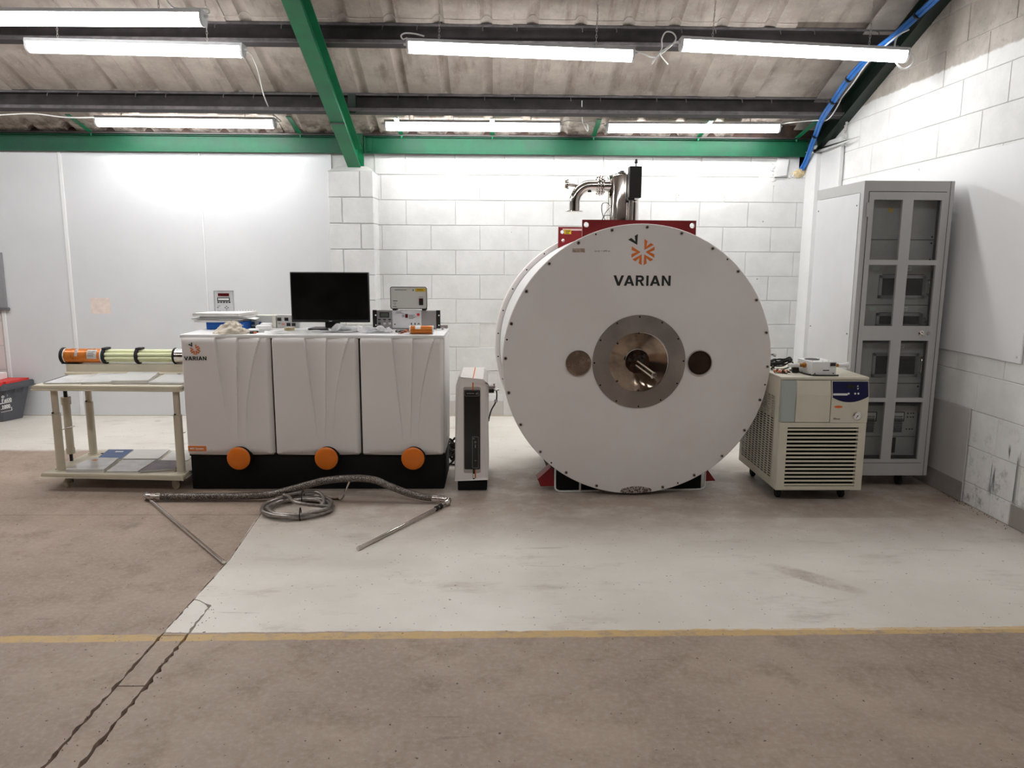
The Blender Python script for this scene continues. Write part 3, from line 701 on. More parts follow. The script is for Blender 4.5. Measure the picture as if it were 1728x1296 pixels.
b = B(); lathe(b, (0, 0, MZ), (0, 1, 0), [(.05, .812), (.075, .812)], 128); obj('front_flange', b, M['shell_w'], mg)
b = B(); lathe(b, (0, 0, MZ), (0, 1, 0), [(.985, .838), (.99, .842), (1.075, .842), (1.08, .836)], 128); rfl = obj('rear_flange', b, M['shell'], mg, label='grey rear flange ring')
b = B(); annulus(b, (0, MZ), .8065, .8, .978, .99, 128); obj('seal_ring', b, M['bolt'], rfl)
me_b = B(); lathe(me_b, (0, 0, 0), (0, -1, 0), [(0, .0105), (.003, .0105)], 14); lathe(me_b, (0, -.003, 0), (0, -1, 0), [(0, .0062), (.005, .0058)], 6, 1); me_b = mesh('bolt', me_b, [M['steel'], M['bolt']])
me_h = B(); lathe(me_h, (0, 0, 0), (0, -1, 0), [(0, .0055), (.0012, .0055)], 10); me_h = mesh('screw_hole', me_h, M['hole'])
for i in range(24):
    a = math.radians(88+15*i); inst('bolt', me_b, (.822*math.cos(a), -.0005, MZ+.822*math.sin(a)), mg)
for i in range(6):
    a = math.radians(50+60*i); inst('screw_hole', me_h, (.826*math.cos(a), 0, MZ+.826*math.sin(a)), mg)
for i in range(30):
    a = math.radians(6+12*i); inst('screw_hole', me_h, (.824*math.cos(a), .986, MZ+.824*math.sin(a)), mg)
# bore cover: steel ring, tarnished mirror cone, core plate with a glass stub
CX, CZ = .005, .862
b = B(); annulus(b, (CX, CZ), .291, .187, -.006, .006, 96); rg = obj('bore_ring', b, M['steel'], mg, label='brushed steel ring round the bore')
for i in range(12):
    a = math.radians(91+30*i); inst('screw_hole', me_h, (CX+.279*math.cos(a), -.006, CZ+.279*math.sin(a)), rg)
b = B(); lathe(b, (CX, -.001, CZ), (0, -1, 0), [(-.003, .1865), (0, .1865), (-.030, .13), (-.048, .076), (-.052, .074)], 96, caps=False); mirr = obj('bore_cover', b, M['mirror'], mg, label='tarnished mirror finish cover')
for a in (92, 222, 270, 140):
    a = math.radians(a); inst('screw_hole', me_h, (CX+.178*math.cos(a), -.002, CZ+.178*math.sin(a)), mirr)
b = B(); lathe(b, (CX+.002, .050, CZ-.004), (0, -1, 0), [(0, .076), (.006, .074), (.006, .05), (.010, .048)], 48); core = obj('core_plate', b, M['core'], mg, label='dark bronze core plate')
b = B(); rr = random.Random(3)
for a, r in ((120, .045), (40, .05), (75, .03), (170, .052), (-40, .05), (-100, .045), (210, .05), (10, .026), (150, .022)):
    a = math.radians(a); q = Vector((CX+r*math.cos(a), .042, CZ+r*math.sin(a))); cyl(b, q, q-Vector((0, .016, 0)), .008+.005*rr.random(), n=12)
annulus(b, (CX+.022, CZ+.022), .014, .009, .028, .04, 20)
obj('core_screw', b, M['bolt'], core, kind='stuff')
b = B()
for dx, dz in ((0, .012), (-.008, -.014)):
    cyl(b, (CX+.0+dx, .04, CZ-.012+dz), (CX+.062+dx, -.14, CZ-.062+dz), .005, n=10)
obj('glass_rod', b, mat('pale_rod', (226, 214, 196), .2), core)
b = B()
for dx, dz, r in ((.062, -.058, .015), (.050, -.074, .009), (.07, -.075, .008)):
    bmesh.ops.create_uvsphere(b, u_segments=14, v_segments=10, radius=r, matrix=Matrix.Translation((CX+dx, -.14, CZ+dz)))
obj('glass_stopper', b, M['glass'], core)
for sx, m_, lb in ((-.374, 'cap_l', 'worn brushed steel port cap'), (.384, 'cap_r', 'dark polished port cap')):
    b = B(); lathe(b, (sx, 0, .857), (0, -1, 0), [(0, .078), (.010, .077), (.013, .074), (.013, .068), (.010, .066)], 48); pc = obj('port_cap', b, M[m_], mg, label=lb)
    b = B(); annulus(b, (sx, .857), .0795, .0745, -.0145, .0, 48); obj('cap_rim', b, M['chrome'], pc)
logo(mg, .008, 1.531, 0, .070)
wordmark(mg, .008, 1.329, 0, .0625, 1.03)
b = B(); box(b, -.423, -.347, -.0008, .001, 1.527, 1.551); obj('label_residue', b, mat('brown_residue', (176, 156, 142), .7, var=.25, vs=40), mg, 0)
text('co-lo = 693 m', .012, (-.29, -.0003, 1.531), mg, 'handwritten_mark', M['logo_k'], .0003, shear=.3)
# lifting plates
b = B(); plate_holes(b, [(-.352, 1.42), (.352, 1.42), (.352, 1.724), (-.352, 1.724)], [(-.328, 1.694, .0165), (.328, 1.694, .0165)], .078, .022)
obj('lifting_plate', b, M['red'], mg, 0)
b = B(); plate_holes(b, [(-.39, 1.50), (.39, 1.50), (.39, 1.716), (-.39, 1.716)], [(-.362, 1.680, .0135), (-.355, 1.62, .0125), (.362, 1.680, .0135)], .93, .022)
lp = obj('lifting_plate', b, M['red'], mg, 0)
b = B(); box(b, -.348, -.298, .9285, .93, 1.665, 1.697); obj('hazard_label', b, M['yellow'], lp, 0)
b = B()
for z in (1.690, 1.684, 1.676, 1.670): box(b, -.341, -.305 if z > 1.68 else -.315, .928, .9287, z-.0018, z+.0012)
obj('label_print', b, M['logo_k'], lp, 0)
b = B(); box(b, -.36, -.2, .9287, .9296, 1.690, 1.704); obj('tape_strip', b, mat('faded_tape', (222, 188, 188), .5), lp, 0)
# turret
ty = .55
def TX(x): return x-.87+.026
b = B(); lathe(b, (TX(.835), ty, 1.64), (0, 0, 1), [(0, .107), (.385, .107), (.39, .105), (.395, .10)], 48); obj('turret_can', b, M['chrome'], mg)
b = B(); lathe(b, (TX(.815), ty-.03, 2.034), (0, 0, 1), [(0, .045), (.010, .045), (.010, .03), (.02, .028)], 32); lathe(b, (TX(.818), ty-.03, 2.05), (0, 0, 1), [(0, .016), (.014, .016)], 6); obj('top_flange', b, M['chrome'], mg)
b = B(); tube(b, [(TX(x), ty-.02, z) for x, z in ((.77, 1.968), (.70, 1.968), (.615, 1.968))]+[(TX(.615-.108*math.sin(a)), ty-.02, 1.968-.108*(1-math.cos(a))) for a in [PI/2*i/10 for i in range(1, 11)]]+[(TX(.507), ty-.02, 1.80)], .0365, 28, 0); eb = obj('elbow_pipe', b, M['chrome'], mg)
b = B()
for x, r, t_ in ((.684, .062, .010), (.668, .066, .010), (.654, .060, .008)): rcyl(b, (TX(x), ty-.02, 1.968), (TX(x)+t_, ty-.02, 1.968), r, .002, 40)
for i in range(8):
    a = 2*PI*i/8+.2; q = Vector((TX(.650), ty-.02+.052*math.cos(a), 1.968+.052*math.sin(a))); cyl(b, q, q+Vector((.052, 0, 0)), .005, n=6)
obj('pipe_flange', b, M['chrome'], eb)
b = B(); rcyl(b, (TX(.507), ty-.02, 1.797), (TX(.507), ty-.02, 1.803), .058, .002, 40); obj('pipe_flange', b, M['chrome'], eb)
b = B(); cyl(b, (TX(.56), ty-.02, 1.965), (TX(.452), ty-.02, 1.975), .0125, n=16); rcyl(b, (TX(.446), ty-.02, 1.975), (TX(.462), ty-.02, 1.974), .026, .003, 28); rcyl(b, (TX(.440), ty-.02, 1.975), (TX(.446), ty-.02, 1.975), .022, .003, 28)
for s in (-1, 1): cyl(b, (TX(.442), ty-.04, 1.975+.02*s), (TX(.46), ty-.05, 1.975+.028*s), .006, n=8)
obj('side_port', b, M['chrome'], eb)
b = B(); cyl(b, (TX(.605), ty-.03, 1.925), (TX(.605), ty-.03, 1.934), .012, n=12); obj('plug', b, M['rubber'], eb)
b = B(); box(b, TX(.838), TX(.917), ty-.18, ty-.115, 1.880, 2.078, .003, 1); box(b, TX(.834), TX(.876), ty-.17, ty-.12, 1.865, 1.885); blk = obj('valve_body', b, M['black'], mg, label='matt black valve block')
b = B(); cyl(b, (TX(.884), ty-.147, 2.075), (TX(.884), ty-.147, 2.10), .004, n=10); lathe(b, (TX(.884), ty-.147, 2.098), (0, 0, 1), [(0, .009), (.008, .012), (.014, .008), (.026, .007), (.028, .003)], 14); obj('valve_stem', b, M['bolt'], blk)
b = B(); cyl(b, (TX(.882), ty-.147, 1.64), (TX(.882), ty-.147, 1.868), .018, n=24); cyl(b, (TX(.855), ty-.14, 1.64), (TX(.855), ty-.14, 1.87), .009, n=14); rcyl(b, (TX(.882), ty-.147, 1.855), (TX(.882), ty-.147, 1.87), .021, n=24); obj('vent_tube', b, M['chrome'], mg)
b = B(); tube(b, [(TX(.725), ty-.1, 1.70), (TX(.68), ty-.11, 1.78), (TX(.675), ty-.11, 1.84), (TX(.71), ty-.1, 1.852), (TX(.735), ty-.1, 1.83)], .0022, 5); tube(b, [(TX(.67), ty-.12, 1.72), (TX(.70), ty-.12, 1.79), (TX(.74), ty-.11, 1.83)], .0022, 5); tube(b, [(TX(.73), ty-.12, 1.77), (TX(.69), ty-.12, 1.765), (TX(.66), ty-.12, 1.70)], .0022, 5); obj('sensor_wire', b, M['rubber'], mg, kind='stuff')
# foot frame
for s in (-1, 1):
    for y in (.12,):
        b = B(); P = [(s*.505, .150), (s*.49, .036), (s*.585, .036), (s*.60, .078), (s*.53, .15)] if s < 0 else [(s*.50, .150), (s*.50, .054), (s*.57, .056)]
        prism(b, xz(P, y), (0, .014, 0))
        P2 = [(s*.52, y, .16), (s*.605, y, .082), (s*.605, y+.10, .082), (s*.52, y+.10, .16)]
        if s < 0: prism(b, P2, (-s*.008, 0, -.01))
        obj('foot_gusset', b, M['red'], mg, 0)
    b = B(); tube(b, [(s*.492, .10, .22), (s*.492, .10, .05), (s*.488, .10, .022), (s*.470, .10, .010), (s*.44, .10, .006), (s*.20, .10, .006)], .006, 8, 3); obj('foot_frame', b, M['strip'], mg)
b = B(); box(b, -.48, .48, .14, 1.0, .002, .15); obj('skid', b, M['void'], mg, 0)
b = B(); box(b, -.335, -.325, .09, .11, .008, .07); obj('support_tab', b, M['strip'], mg, 0)

# ------------------------------------------------------------------ the console unit with three pleated fronts
CX0, CX1, CY0, CY1 = -1.982, -.338, 4.735, 5.245
con = thing('equipment_console', 'long light grey equipment console with three pleated fronts and orange knobs', 'console', (-1.16, 4.735, 0))
b = B(); box(b, CX0+.006, CX1-.006, CY0+.012, CY1, .002, .238, .008, 2); obj('plinth', b, M['plinth'], con)
b = B(); box(b, CX0, CX1, CY0+.02, CY1, .238, .992, .004, 1); obj('body', b, M['shell'], con)
b = B(); box(b, CX0-.004, CX1+.002, CY0-.012, CY1+.004, .988, 1.010, .005, 2); obj('lid', b, M['shell_w'], con)
b = B(); box(b, CX1-.004, CX1+.0025, CY0+.06, CY1-.03, .30, .985, .002, 1); obj('side_panel', b, M['shell_w'], con)
b = B(); box(b, CX0+.004, CX1-.004, CY0+.006, CY0+.024, .225, .99); obj('front_gap', b, M['void'], con, 0)
def pleated(x0, x1):
    z0, z1 = .236, .990; nx, nz = 190, 46; W = x1-x0; b = B(); G = []
    for j in range(nz+1):
        v = j/nz; z = z0+(z1-z0)*v; row = []
        t = min(1, max(0, (.985-z)/.64))
        c1, c2, c3 = .38+.12*t, .632-.042*t, .89-.20*(1-(1-t)**2)
        A = .028*(1-t)**.65
        for i in range(nx+1):
            u = i/nx; y = CY0-.030-.008*(1-(2*u-1)**2)
            d = 0
            if u > c1:
                e = c2 if u < c2 else (c3 if u < c3 else 1.0); s = c1 if u < c2 else (c2 if u < c3 else c3)
                q = (u-s)/(e-s); d = A*(1-q)**.8*min(1, (u-s)/.006)
                if u > c3: d *= .6
            y += d
            if u > .955: y += .030*((u-.955)/.045)**1.5
            if u < .012: y += .010*(1-u/.012)
            h = .014+.022*(1-(2*u-1)**2); k = (z-z0)
            if k < h: y += .028*(1-k/h)**1.0
            if z > .976: y += .012*((z-.976)/.014)**2
            row.append(b.verts.new((x0+W*u, y, z)))
        G.append(row)
    for j in range(nz):
        for i in range(nx): b.faces.new((G[j][i], G[j][i+1], G[j+1][i+1], G[j+1][i]))
    ed = [e for e in b.edges if len(e.link_faces) == 1]
    r = bmesh.ops.extrude_edge_only(b, edges=ed)
    for v in r['geom']:
        if isinstance(v, bmesh.types.BMVert): v.co.y = CY0+.012
    return b
for i, (x0, x1) in enumerate(((-1.974, -1.426), (-1.412, -.876), (-.862, -.342))):
    p = obj('front_panel', pleated(x0, x1), M['shell'], con, 40)
    kx = (-1.643, -1.088, -.538)[i]
    b = B(); lathe(b, (kx, CY0-.012, .226), (0, -1, 0), [(0, .068), (.044, .070), (.048, .0735), (.052, .0735), (.058, .066), (.062, .045), (.063, .01)], 48); kn = obj('round_knob', b, M['knob'], con)
    b = B(); lathe(b, (kx+.004, CY0-.010, .224), (0, -1, 0), [(0, .074), (.046, .0755), (.05, .074)], 48); obj('knob_collar', b, M['plinth'], kn)
yf = CY0-.0355
logo(con, -1.884, .918, yf-.002, .030)
wordmark(con, -1.886, .851, yf-.0025, .0245, 1.03)
b = B(); box(b, -1.968, -1.853, yf-.0015, yf+.012, .268, .300); sl = obj('system_label', b, M['orange'], con, 0, label='orange label')
text('MRI System', .0135, (-1.957, yf-.0016, .2775), sl, 'label_print', M['paper'], .0005, .0004)
b = B()
for x in (CX0-.004,):
    for z in (.42, .62): box(b, x-.004, x+.004, CY0+.03, CY0+.07, z-.02, z+.02, .002, 1)
obj('side_catch', b, M['shell'], con)
b = B(); cyl(b, (-.372, 5.10, 1.01), (-.372, 5.10, 1.026), .007, n=10); cyl(b, (-.352, 5.20, 1.01), (-.352, 5.20, 1.03), .005, n=8); box(b, -.40, -.345, 5.23, 5.236, 1.01, 1.03); obj('lid_stud', b, M['steel'], con)

# ------------------------------------------------------------------ slim tower unit
tw = thing('tower_unit', 'slim white tower unit with black front strip and orange centre line', 'tower unit', (-.16, 4.70, 0))
b = B(); prism(b, [(-.262, 4.70, .080), (-.2625, 4.70, .697), (-.238, 4.70, .737), (-.091, 4.70, .737), (-.066, 4.70, .697), (-.0585, 4.70, .080)], (0, .52, 0)); bmesh.ops.bevel(b, geom=[e for e in b.edges if all(v.co.y < 4.701 for v in e.verts)], offset=.012, segments=2, affect='EDGES'); obj('casing', b, M['shell'], tw)
b = B(); box(b, -.255, -.066, 4.712, 5.20, .004, .076, .004, 1); obj('base', b, M['plinth'], tw)
b = B(); box(b, -.260, -.060, 4.706, 5.20, .074, .082); box(b, -.1585, -.1505, 4.6985, 4.72, .665, .738); box(b, -.1585, -.1505, 4.705, 5.215, .733, .7383); box(b, -.142, -.136, 4.6985, 4.72, .080, .15); obj('orange_line', b, M['orange'], tw, 0, label='orange joint line')
b = B(); prism(b, xz(rounded(-.216, -.106, .122, .686, .012), 4.699), (0, .01, 0)); obj('recess_shade', b, mat('shadow_grey', (170, 160, 157), .5, var=.02), tw)  # raised plate; shade of a sunken front put into its grey
b = B(); prism(b, xz(rounded(-.211, -.110, .148, .667, .008), 4.6965), (0, .01, 0)); box(b, -.157, -.143, 4.6972, 4.71, .080, .15); strip = obj('black_strip', b, M['screen'], tw)
def frame(b, x0, x1, z0, z1, y, t=.002, d=.0015):
    box(b, x0, x1, y-d, y, z0, z0+t); box(b, x0, x1, y-d, y, z1-t, z1); box(b, x0, x0+t, y-d, y, z0, z1); box(b, x1-t, x1, y-d, y, z0, z1)
b = B(); frame(b, -.206, -.116, .627, .663, 4.6965); frame(b, -.160, -.119, .156, .363, 4.6965, .0022); obj('display_frame', b, mat('grey_line', (120, 120, 122), .4), strip, 0)
text('VARIAN', .010, (-.196, 4.6964, .640), strip, 'display_lettering', mat('dim_print', (150, 150, 152), .5), .0003)
b = B()
for i in range(6):
    if i == 2: continue
    a = math.radians(60*i); c, s = math.cos(a), math.sin(a); prism(b, xz([(.008*(p[0]*c-p[1]*s), .008*(p[0]*s+p[1]*c)) for p in CHEV], 4.6964, -.130, .645), (0, -.0004, 0))
annulus(b, (-.140, .328), .006, .004, 4.6955, 4.6965, 16); box(b, -.142, -.138, 4.6958, 4.6965, .29, .31); box(b, -.156, -.145, 4.6958, 4.6965, .348, .352); box(b, -.146, -.134, 4.6958, 4.6965, .204, .207)
obj('display_mark', b, mat('dim_print', (150, 150, 152), .5), strip, 0)
b = B(); box(b, -.154, -.146, 4.696, 4.70, .090, .118); obj('catch', b, M['paper'], tw, 0)
b = B(); box(b, -.066, -.022, 4.98, 5.02, .598, .622); cn = obj('side_connector', b, M['black'], tw, 0)
b = B(); box(b, -.066, -.026, 4.98, 5.02, .622, .645, .003, 1); lathe(b, (-.022, 5.0, .638), (0, 0, 1), [(-.012, .006), (0, .009), (.012, .005), (.02, .008)], 10); tube(b, [(-.025, 4.99, .622), (-.010, 4.985, .616), (.012, 4.985, .620)], .006, 8, 3); obj('plug', b, M['steel'], cn)
b = B(); tube(b, [(-.008, 4.985, .617), (-.004, 4.985, .59), (-.006, 4.985, .55), (-.018, 4.985, .52), (-.04, 4.985, .48), (-.054, 4.99, .43), (-.0585, 5.0, .40)], .0045, 8, 4); obj('lead', b, M['rubber'], cn)
b = B(); box(b, -.022, .002, 4.975, 4.985, .535, .552, .002, 1); obj('cable_tag', b, M['paper_g'], cn, 0)
b = B(); rr = random.Random(12)
for k in range(11):
    r_ = .05+.05*rr.random(); z = .02+.13*rr.random(); cx = -.345+.03*rr.random(); cy = 5.43
    tube(b, [(cx+r_*.6*math.cos(q), cy+r_*1.4*math.sin(q), z+.03*math.sin(q*2+k)) for q in [2*PI*i/9 for i in range(10)]], .006+.002*rr.random(), 6, 3)
tube(b, [(-.40, 5.43, .21), (-.37, 5.41, .20), (-.34, 5.40, .16), (-.32, 5.39, .10)], .004, 6)
tube(b, [(-.40, 5.40, .008), (-.33, 5.32, .008), (-.25, 5.30, .01)], .006, 6)
solo('cable_coil', b, M['rubber'], 'tangle of black cables on floor between console and tower unit', 'cable')

# ------------------------------------------------------------------ tall rack cabinet
RX0, RX1, RY0, RY1, RZ0, RZ1 = 2.268, 2.832, 4.75, 5.45, .092, 1.976
rk = thing('rack_cabinet', 'tall grey rack cabinet with a perforated eight pane door by the right wall', 'cabinet', (2.55, 4.75, 0))
b = B()
box(b, RX0, 2.299, RY0, RY0+.05, RZ0, RZ1); box(b, 2.787, RX1, RY0, RY0+.05, RZ0, RZ1); box(b, 2.299, 2.787, RY0, RY0+.05, 1.912, RZ1); box(b, 2.299, 2.787, RY0, RY0+.05, RZ0, .176)
box(b, RX0+.006, RX1, RY0+.05, RY1, RZ1-.012, RZ1); box(b, RX0+.006, RX1-.012, RY0+.05, RY1, RZ0, RZ0+.02); box(b, RX0+.02, RX1-.02, RY1-.012, RY1, RZ0, RZ1); box(b, RX1-.012, RX1, RY0+.05, RY1, RZ0, RZ1)
box(b, RX0, RX0+.006, RY0+.05, RY1, 1.908, RZ1)
obj('frame', b, M['grey'], rk, 0)
b = B(); box(b, RX0-.003, RX0+.004, RY0+.045, RY1-.02, RZ0+.03, 1.905, .001, 1); sp = obj('side_panel', b, M['grey_l'], rk, label='pale side panel')
b = B()
for y in (RY0+.075, RY1-.05):
    for z in (.5, 1.02, 1.83): cyl(b, (RX0-.003, y, z), (RX0-.0055, y, z), .005, n=8)
obj('screw_head', b, M['bolt'], sp, kind='stuff')
b = B(); box(b, 2.806, 2.8085, RY0-.0012, RY0, RZ0, RZ1); obj('edge_seam', b, M['bolt'], rk, 0)
door = None; b = B(); y0, y1 = RY0-.006, RY0+.014
cols = ((2.332, 2.513), (2.580, 2.758)); rows = ((1.493, 1.861), (1.078, 1.462), (.612, .985), (.202, .585))
xs = [2.302, 2.332, 2.513, 2.580, 2.758, 2.784]
for i in (0, 2, 4): box(b, xs[i], xs[i+1], y0, y1, .180, 1.908)
zs_ = [.180, .202, .585, .612, .985, 1.078, 1.462, 1.493, 1.861, 1.908]
for i in range(0, 10, 2):
    for c in cols: box(b, c[0], c[1], y0, y1, zs_[i], zs_[i+1])
bmesh.ops.remove_doubles(b, verts=b.verts[:], dist=1e-5)
door = obj('door', b, M['grey'], rk, 0)
for c in cols:
    for r in rows:
        b = B(); box(b, c[0]-.004, c[1]+.004, y1-.004, y1-.002, r[0]-.004, r[1]+.004); obj('mesh_pane', b, M['perf'], door, 0)
b = B(); box(b, 2.2995, 2.3015, RY0-.001, RY0+.02, .178, 1.91); box(b, 2.7845, 2.787, RY0-.001, RY0+.02, .178, 1.91); box(b, 2.30, 2.787, RY0-.001, RY0+.02, 1.9085, 1.911); box(b, 2.30, 2.787, RY0-.001, RY0+.02, .176, .1795); obj('door_gap', b, M['hole'], rk, 0)
for z in (1.80, .35):
    b = B(); box(b, 2.290, 2.303, RY0-.010, RY0, z-.045, z+.045, .003, 1); obj('hinge', b, M['grey'], door)
b = B(); lathe(b, (2.706, RY0-.006, 1.030), (0, -1, 0), [(0, .020), (.004, .020), (.006, .013), (.022, .014), (.026, .010)], 20); obj('door_knob', b, M['chrome'], door, label='bright door knob')
b = B(); lathe(b, (2.753, RY0-.006, 1.031), (0, -1, 0), [(0, .013), (.005, .012), (.005, .006), (.008, .005)], 16); obj('door_lock', b, M['steel'], door)
for x, y in ((2.34, RY0+.12), (2.70, RY0+.10), (2.40, RY1-.1), (2.75, RY1-.1)):
    b = B(); rcyl(b, (x-.012, y, .036), (x+.012, y, .036), .036, .005, 18); box(b, x-.018, x+.018, y-.02, y+.02, .06, .094); obj('caster', b, M['rubber'], rk)
def rack_unit(label, z0, z1, build, group='rack units behind the perforated door'):
    t = thing('rack_unit', label, 'rack unit', (2.55, 4.84, z0), 0, group)
    b = B(); box(b, 2.305, 2.785, 4.840, 4.846, z0+.002, z1-.002); box(b, 2.33, 2.76, 4.846, 5.30, z0+.006, z1-.006); obj('chassis', b, M['panel_g'], t, 0)
    if build: build(t, z0, z1)
    return t
def amp(t, z0, z1):
    h = z1-z0; zt, zb = z1-.055*h/.26-.012, z0+.045
    b = B(); frame(b, 2.452, 2.752, zb, zt, 4.84, .018, .012); obj('grille_frame', b, M['panel_m'], t, 0)
    b = B(); box(b, 2.466, 2.738, 4.834, 4.839, zb+.014, zt-.014); g = obj('intake_grille', b, M['void'], t, 0)
    b = B(); 
    for i in range(int((zt-zb)/.012)): box(b, 2.468, 2.736, 4.831, 4.834, zb+.018+i*.012, zb+.021+i*.012)
    obj('grille_slats', b, mat('near_black', (28, 27, 27), .6), g, 0, kind='stuff')
    b = B(); tube(b, [(2.768, 4.84, zb+.03), (2.768, 4.815, zb+.035), (2.768, 4.815, zt-.035), (2.768, 4.84, zt-.03)], .005, 8, 3); obj('handle', b, M['chrome'], t)
    zm = (zb+zt)/2
    for k, (dz, m_, r) in enumerate(((.0, 'crate_red', .013), (-.03, 'black', .013), (-.062, 'black', .009), (-.09, 'black', .009))):
        if zm+dz < z0+.02: continue
        b = B(); rcyl(b, (2.325, 4.84, zm+dz), (2.325, 4.822, zm+dz), r, .002, 14); obj('control_knob', b, M[m_], t)
    b = B(); cyl(b, (2.352, 4.84, zm-.02), (2.352, 4.834, zm-.02), .006, n=10); cyl(b, (2.35, 4.84, zt-.01), (2.35, 4.83, zt-.01), .008, n=10); obj('socket', b, M['bolt'], t)
    b = B(); box(b, 2.405, 2.445, 4.838, 4.84, z1-.036, z1-.012); obj('type_label', b, mat('pale_green_label', (196, 210, 196), .6), t, 0)
    b = B(); box(b, 2.592, 2.655, 4.838, 4.84, z1-.036, z1-.010); lb = obj('warning_label', b, M['paper'], t, 0)
    b = B(); box(b, 2.596, 2.606, 4.8372, 4.838, z1-.032, z1-.014); box(b, 2.612, 2.65, 4.8372, 4.838, z1-.022, z1-.020); box(b, 2.612, 2.645, 4.8372, 4.838, z1-.029, z1-.027); obj('label_print', b, M['logo_k'], lb, 0)
    b = B(); box(b, 2.305, 2.785, 4.8385, 4.84, z0+.0, z0+.003); obj('panel_seam', b, M['bolt'], t, 0)
def blank(t, z0, z1):
    b = B(); box(b, 2.305, 2.785, 4.8385, 4.84, z0, z0+.003); obj('panel_seam', b, M['bolt'], t, 0)
    b = B()
    for x in (2.32, 2.77):
        for z in (z0+.02, z1-.02): cyl(b, (x, 4.84, z), (x, 4.837, z), .006, n=8)
    obj('panel_screw', b, M['bolt'], t, kind='stuff')
def blank_y(t, z0, z1):
    blank(t, z0, z1); b = B(); box(b, 2.478, 2.502, 4.838, 4.84, z0+.17, z0+.20); obj('hazard_label', b, M['yellow'], t, 0)
def supply(t, z0, z1):
    for x0, xm in ((2.335, 0), (2.565, .0)):
        if x0 > 2.4:
            b = B(); frame(b, 2.607, 2.697, z1-.105, z1-.04, 4.84, .005, .006); mt = obj('meter', b, M['black'], t, 0); b = B(); box(b, 2.611, 2.693, 4.836, 4.839, z1-.088, z1-.045); obj('meter_scale', b, M['paper'], mt, 0)
        else:
            b = B(); frame(b, 2.432, 2.512, z1-.105, z1-.04, 4.84, .005, .006); mt = obj('meter', b, M['black'], t, 0); b = B(); box(b, 2.436, 2.508, 4.836, 4.839, z1-.088, z1-.045); obj('meter_scale', b, M['paper'], mt, 0)
    for xa, xb in ((2.435, 2.50), (2.565, 2.596), (2.610, 2.688), (2.355, 2.41)):
        b = B()
        for i in range(10 if xa > 2.4 else 5): box(b, xa, xb, 4.836, 4.839, z0+.03+i*.0115, z0+.036+i*.0115)
        obj('louvre_vent', b, M['void'], t, 0, kind='stuff')
    b = B(); rcyl(b, (2.597, 4.84, z0+.155), (2.597, 4.812, z0+.155), .017, .003, 18); obj('control_knob', b, M['chrome'], t, label='bright round knob')
    b = B()
    for x in (2.58, 2.592, 2.72, 2.74, 2.757):
        for z in (z1-.05, z1-.075, z0+.05): cyl(b, (x, 4.84, z), (x, 4.835, z), .0045, n=8)
    obj('indicator', b, M['bolt'], t, kind='stuff')
    b = B(); box(b, 2.345, 2.415, 4.835, 4.84, z0+.155, z0+.19); obj('display_window', b, M['lcd'], t, 0)
    b = B(); box(b, 2.348, 2.39, 4.837, 4.84, z1-.055, z1-.035); obj('type_label', b, mat('pale_green_label', (196, 210, 196), .6), t, 0)
def switchbox(t, z0, z1):
    b = B(); box(b, 2.575, 2.652, 4.832, 4.84, z0+.02, z1-.008); obj('dark_window', b, M['void'], t, 0)
    b = B(); box(b, 2.365, 2.44, 4.822, 4.84, z0+.035, z0+.075, .003, 1); obj('socket_block', b, M['black'], t)
    b = B(); tube(b, [(2.36, 4.83, z1-.01), (2.385, 4.82, z1-.04), (2.375, 4.82, z0+.09), (2.36, 4.83, z0+.08)], .005, 6); obj('lead', b, M['rubber'], t)
    b = B(); box(b, 2.375, 2.40, 4.837, 4.84, z1-.03, z1-.018); box(b, 2.42, 2.445, 4.837, 4.84, z1-.03, z1-.018); obj('switch', b, M['crate_red'], t, 0)
rack_unit('tall blank grey rack panel with small yellow sticker, topmost in rack cabinet', 1.62, 1.895, blank_y)
rack_unit('shorter blank grey rack panel second from top of rack cabinet', 1.475, 1.62, blank)
rack_unit('rack amplifier with large black grille in upper half of rack cabinet', 1.205, 1.462, amp)
rack_unit('low rack amplifier with a shallow black grille just above door knob height', 1.02, 1.205, amp)
rack_unit('rack amplifier with large black grille below door knob height', .692, .962, amp)
rack_unit('blank grey rack panel under the lower large grille amplifier', .57, .692, blank)
rack_unit('rack power supply with two white meters near the cabinet bottom', .335, .542, supply)
rack_unit('lowest rack unit with dark window and black socket block', .205, .335, switchbox)

# ------------------------------------------------------------------ recirculating chiller
HX0, HX1, HY0, HY1, HZ0 = 1.702, 2.234, 4.45, 5.17, .086
ch = thing('water_chiller', 'beige water chiller on casters with louvred front and navy control panel', 'chiller', (1.97, 4.45, 0))
ch.location.x += .018
b = B(); GX0, GX1, GZ0, GZ1 = 1.752, 2.190, .110, .482
box(b, HX0, GX0, HY0, HY0+.03, HZ0, .512); box(b, GX1, HX1, HY0, HY0+.03, HZ0, .512); box(b, GX0, GX1, HY0, HY0+.03, HZ0, GZ0); box(b, GX0, GX1, HY0, HY0+.03, GZ1, .512)
bmesh.ops.remove_doubles(b, verts=b.verts[:], dist=1e-5); fp = obj('front_grille', b, M['beige'], ch, 0)
b = B(); box(b, GX0-.01, GX1+.01, HY0+.045, HY0+.055, GZ0-.01, GZ1+.01); obj('grille_inside', b, M['void'], ch, 0)
n = 15; pt = (GZ1-GZ0)/n
sl_ = B(); prism(sl_, [(GX0-.002, .026, .0), (GX0-.002, .030, .004), (GX0-.002, .004, .0165), (GX0-.002, .0, .0135), (GX0-.002, .0, .0055)], (GX1-GX0+.004, 0, 0)); sl_ = mesh('slat', sl_, M['beige'], 0)
for i in range(n): inst('slat', sl_, (0, HY0+.002, GZ0+i*pt-.001), fp)
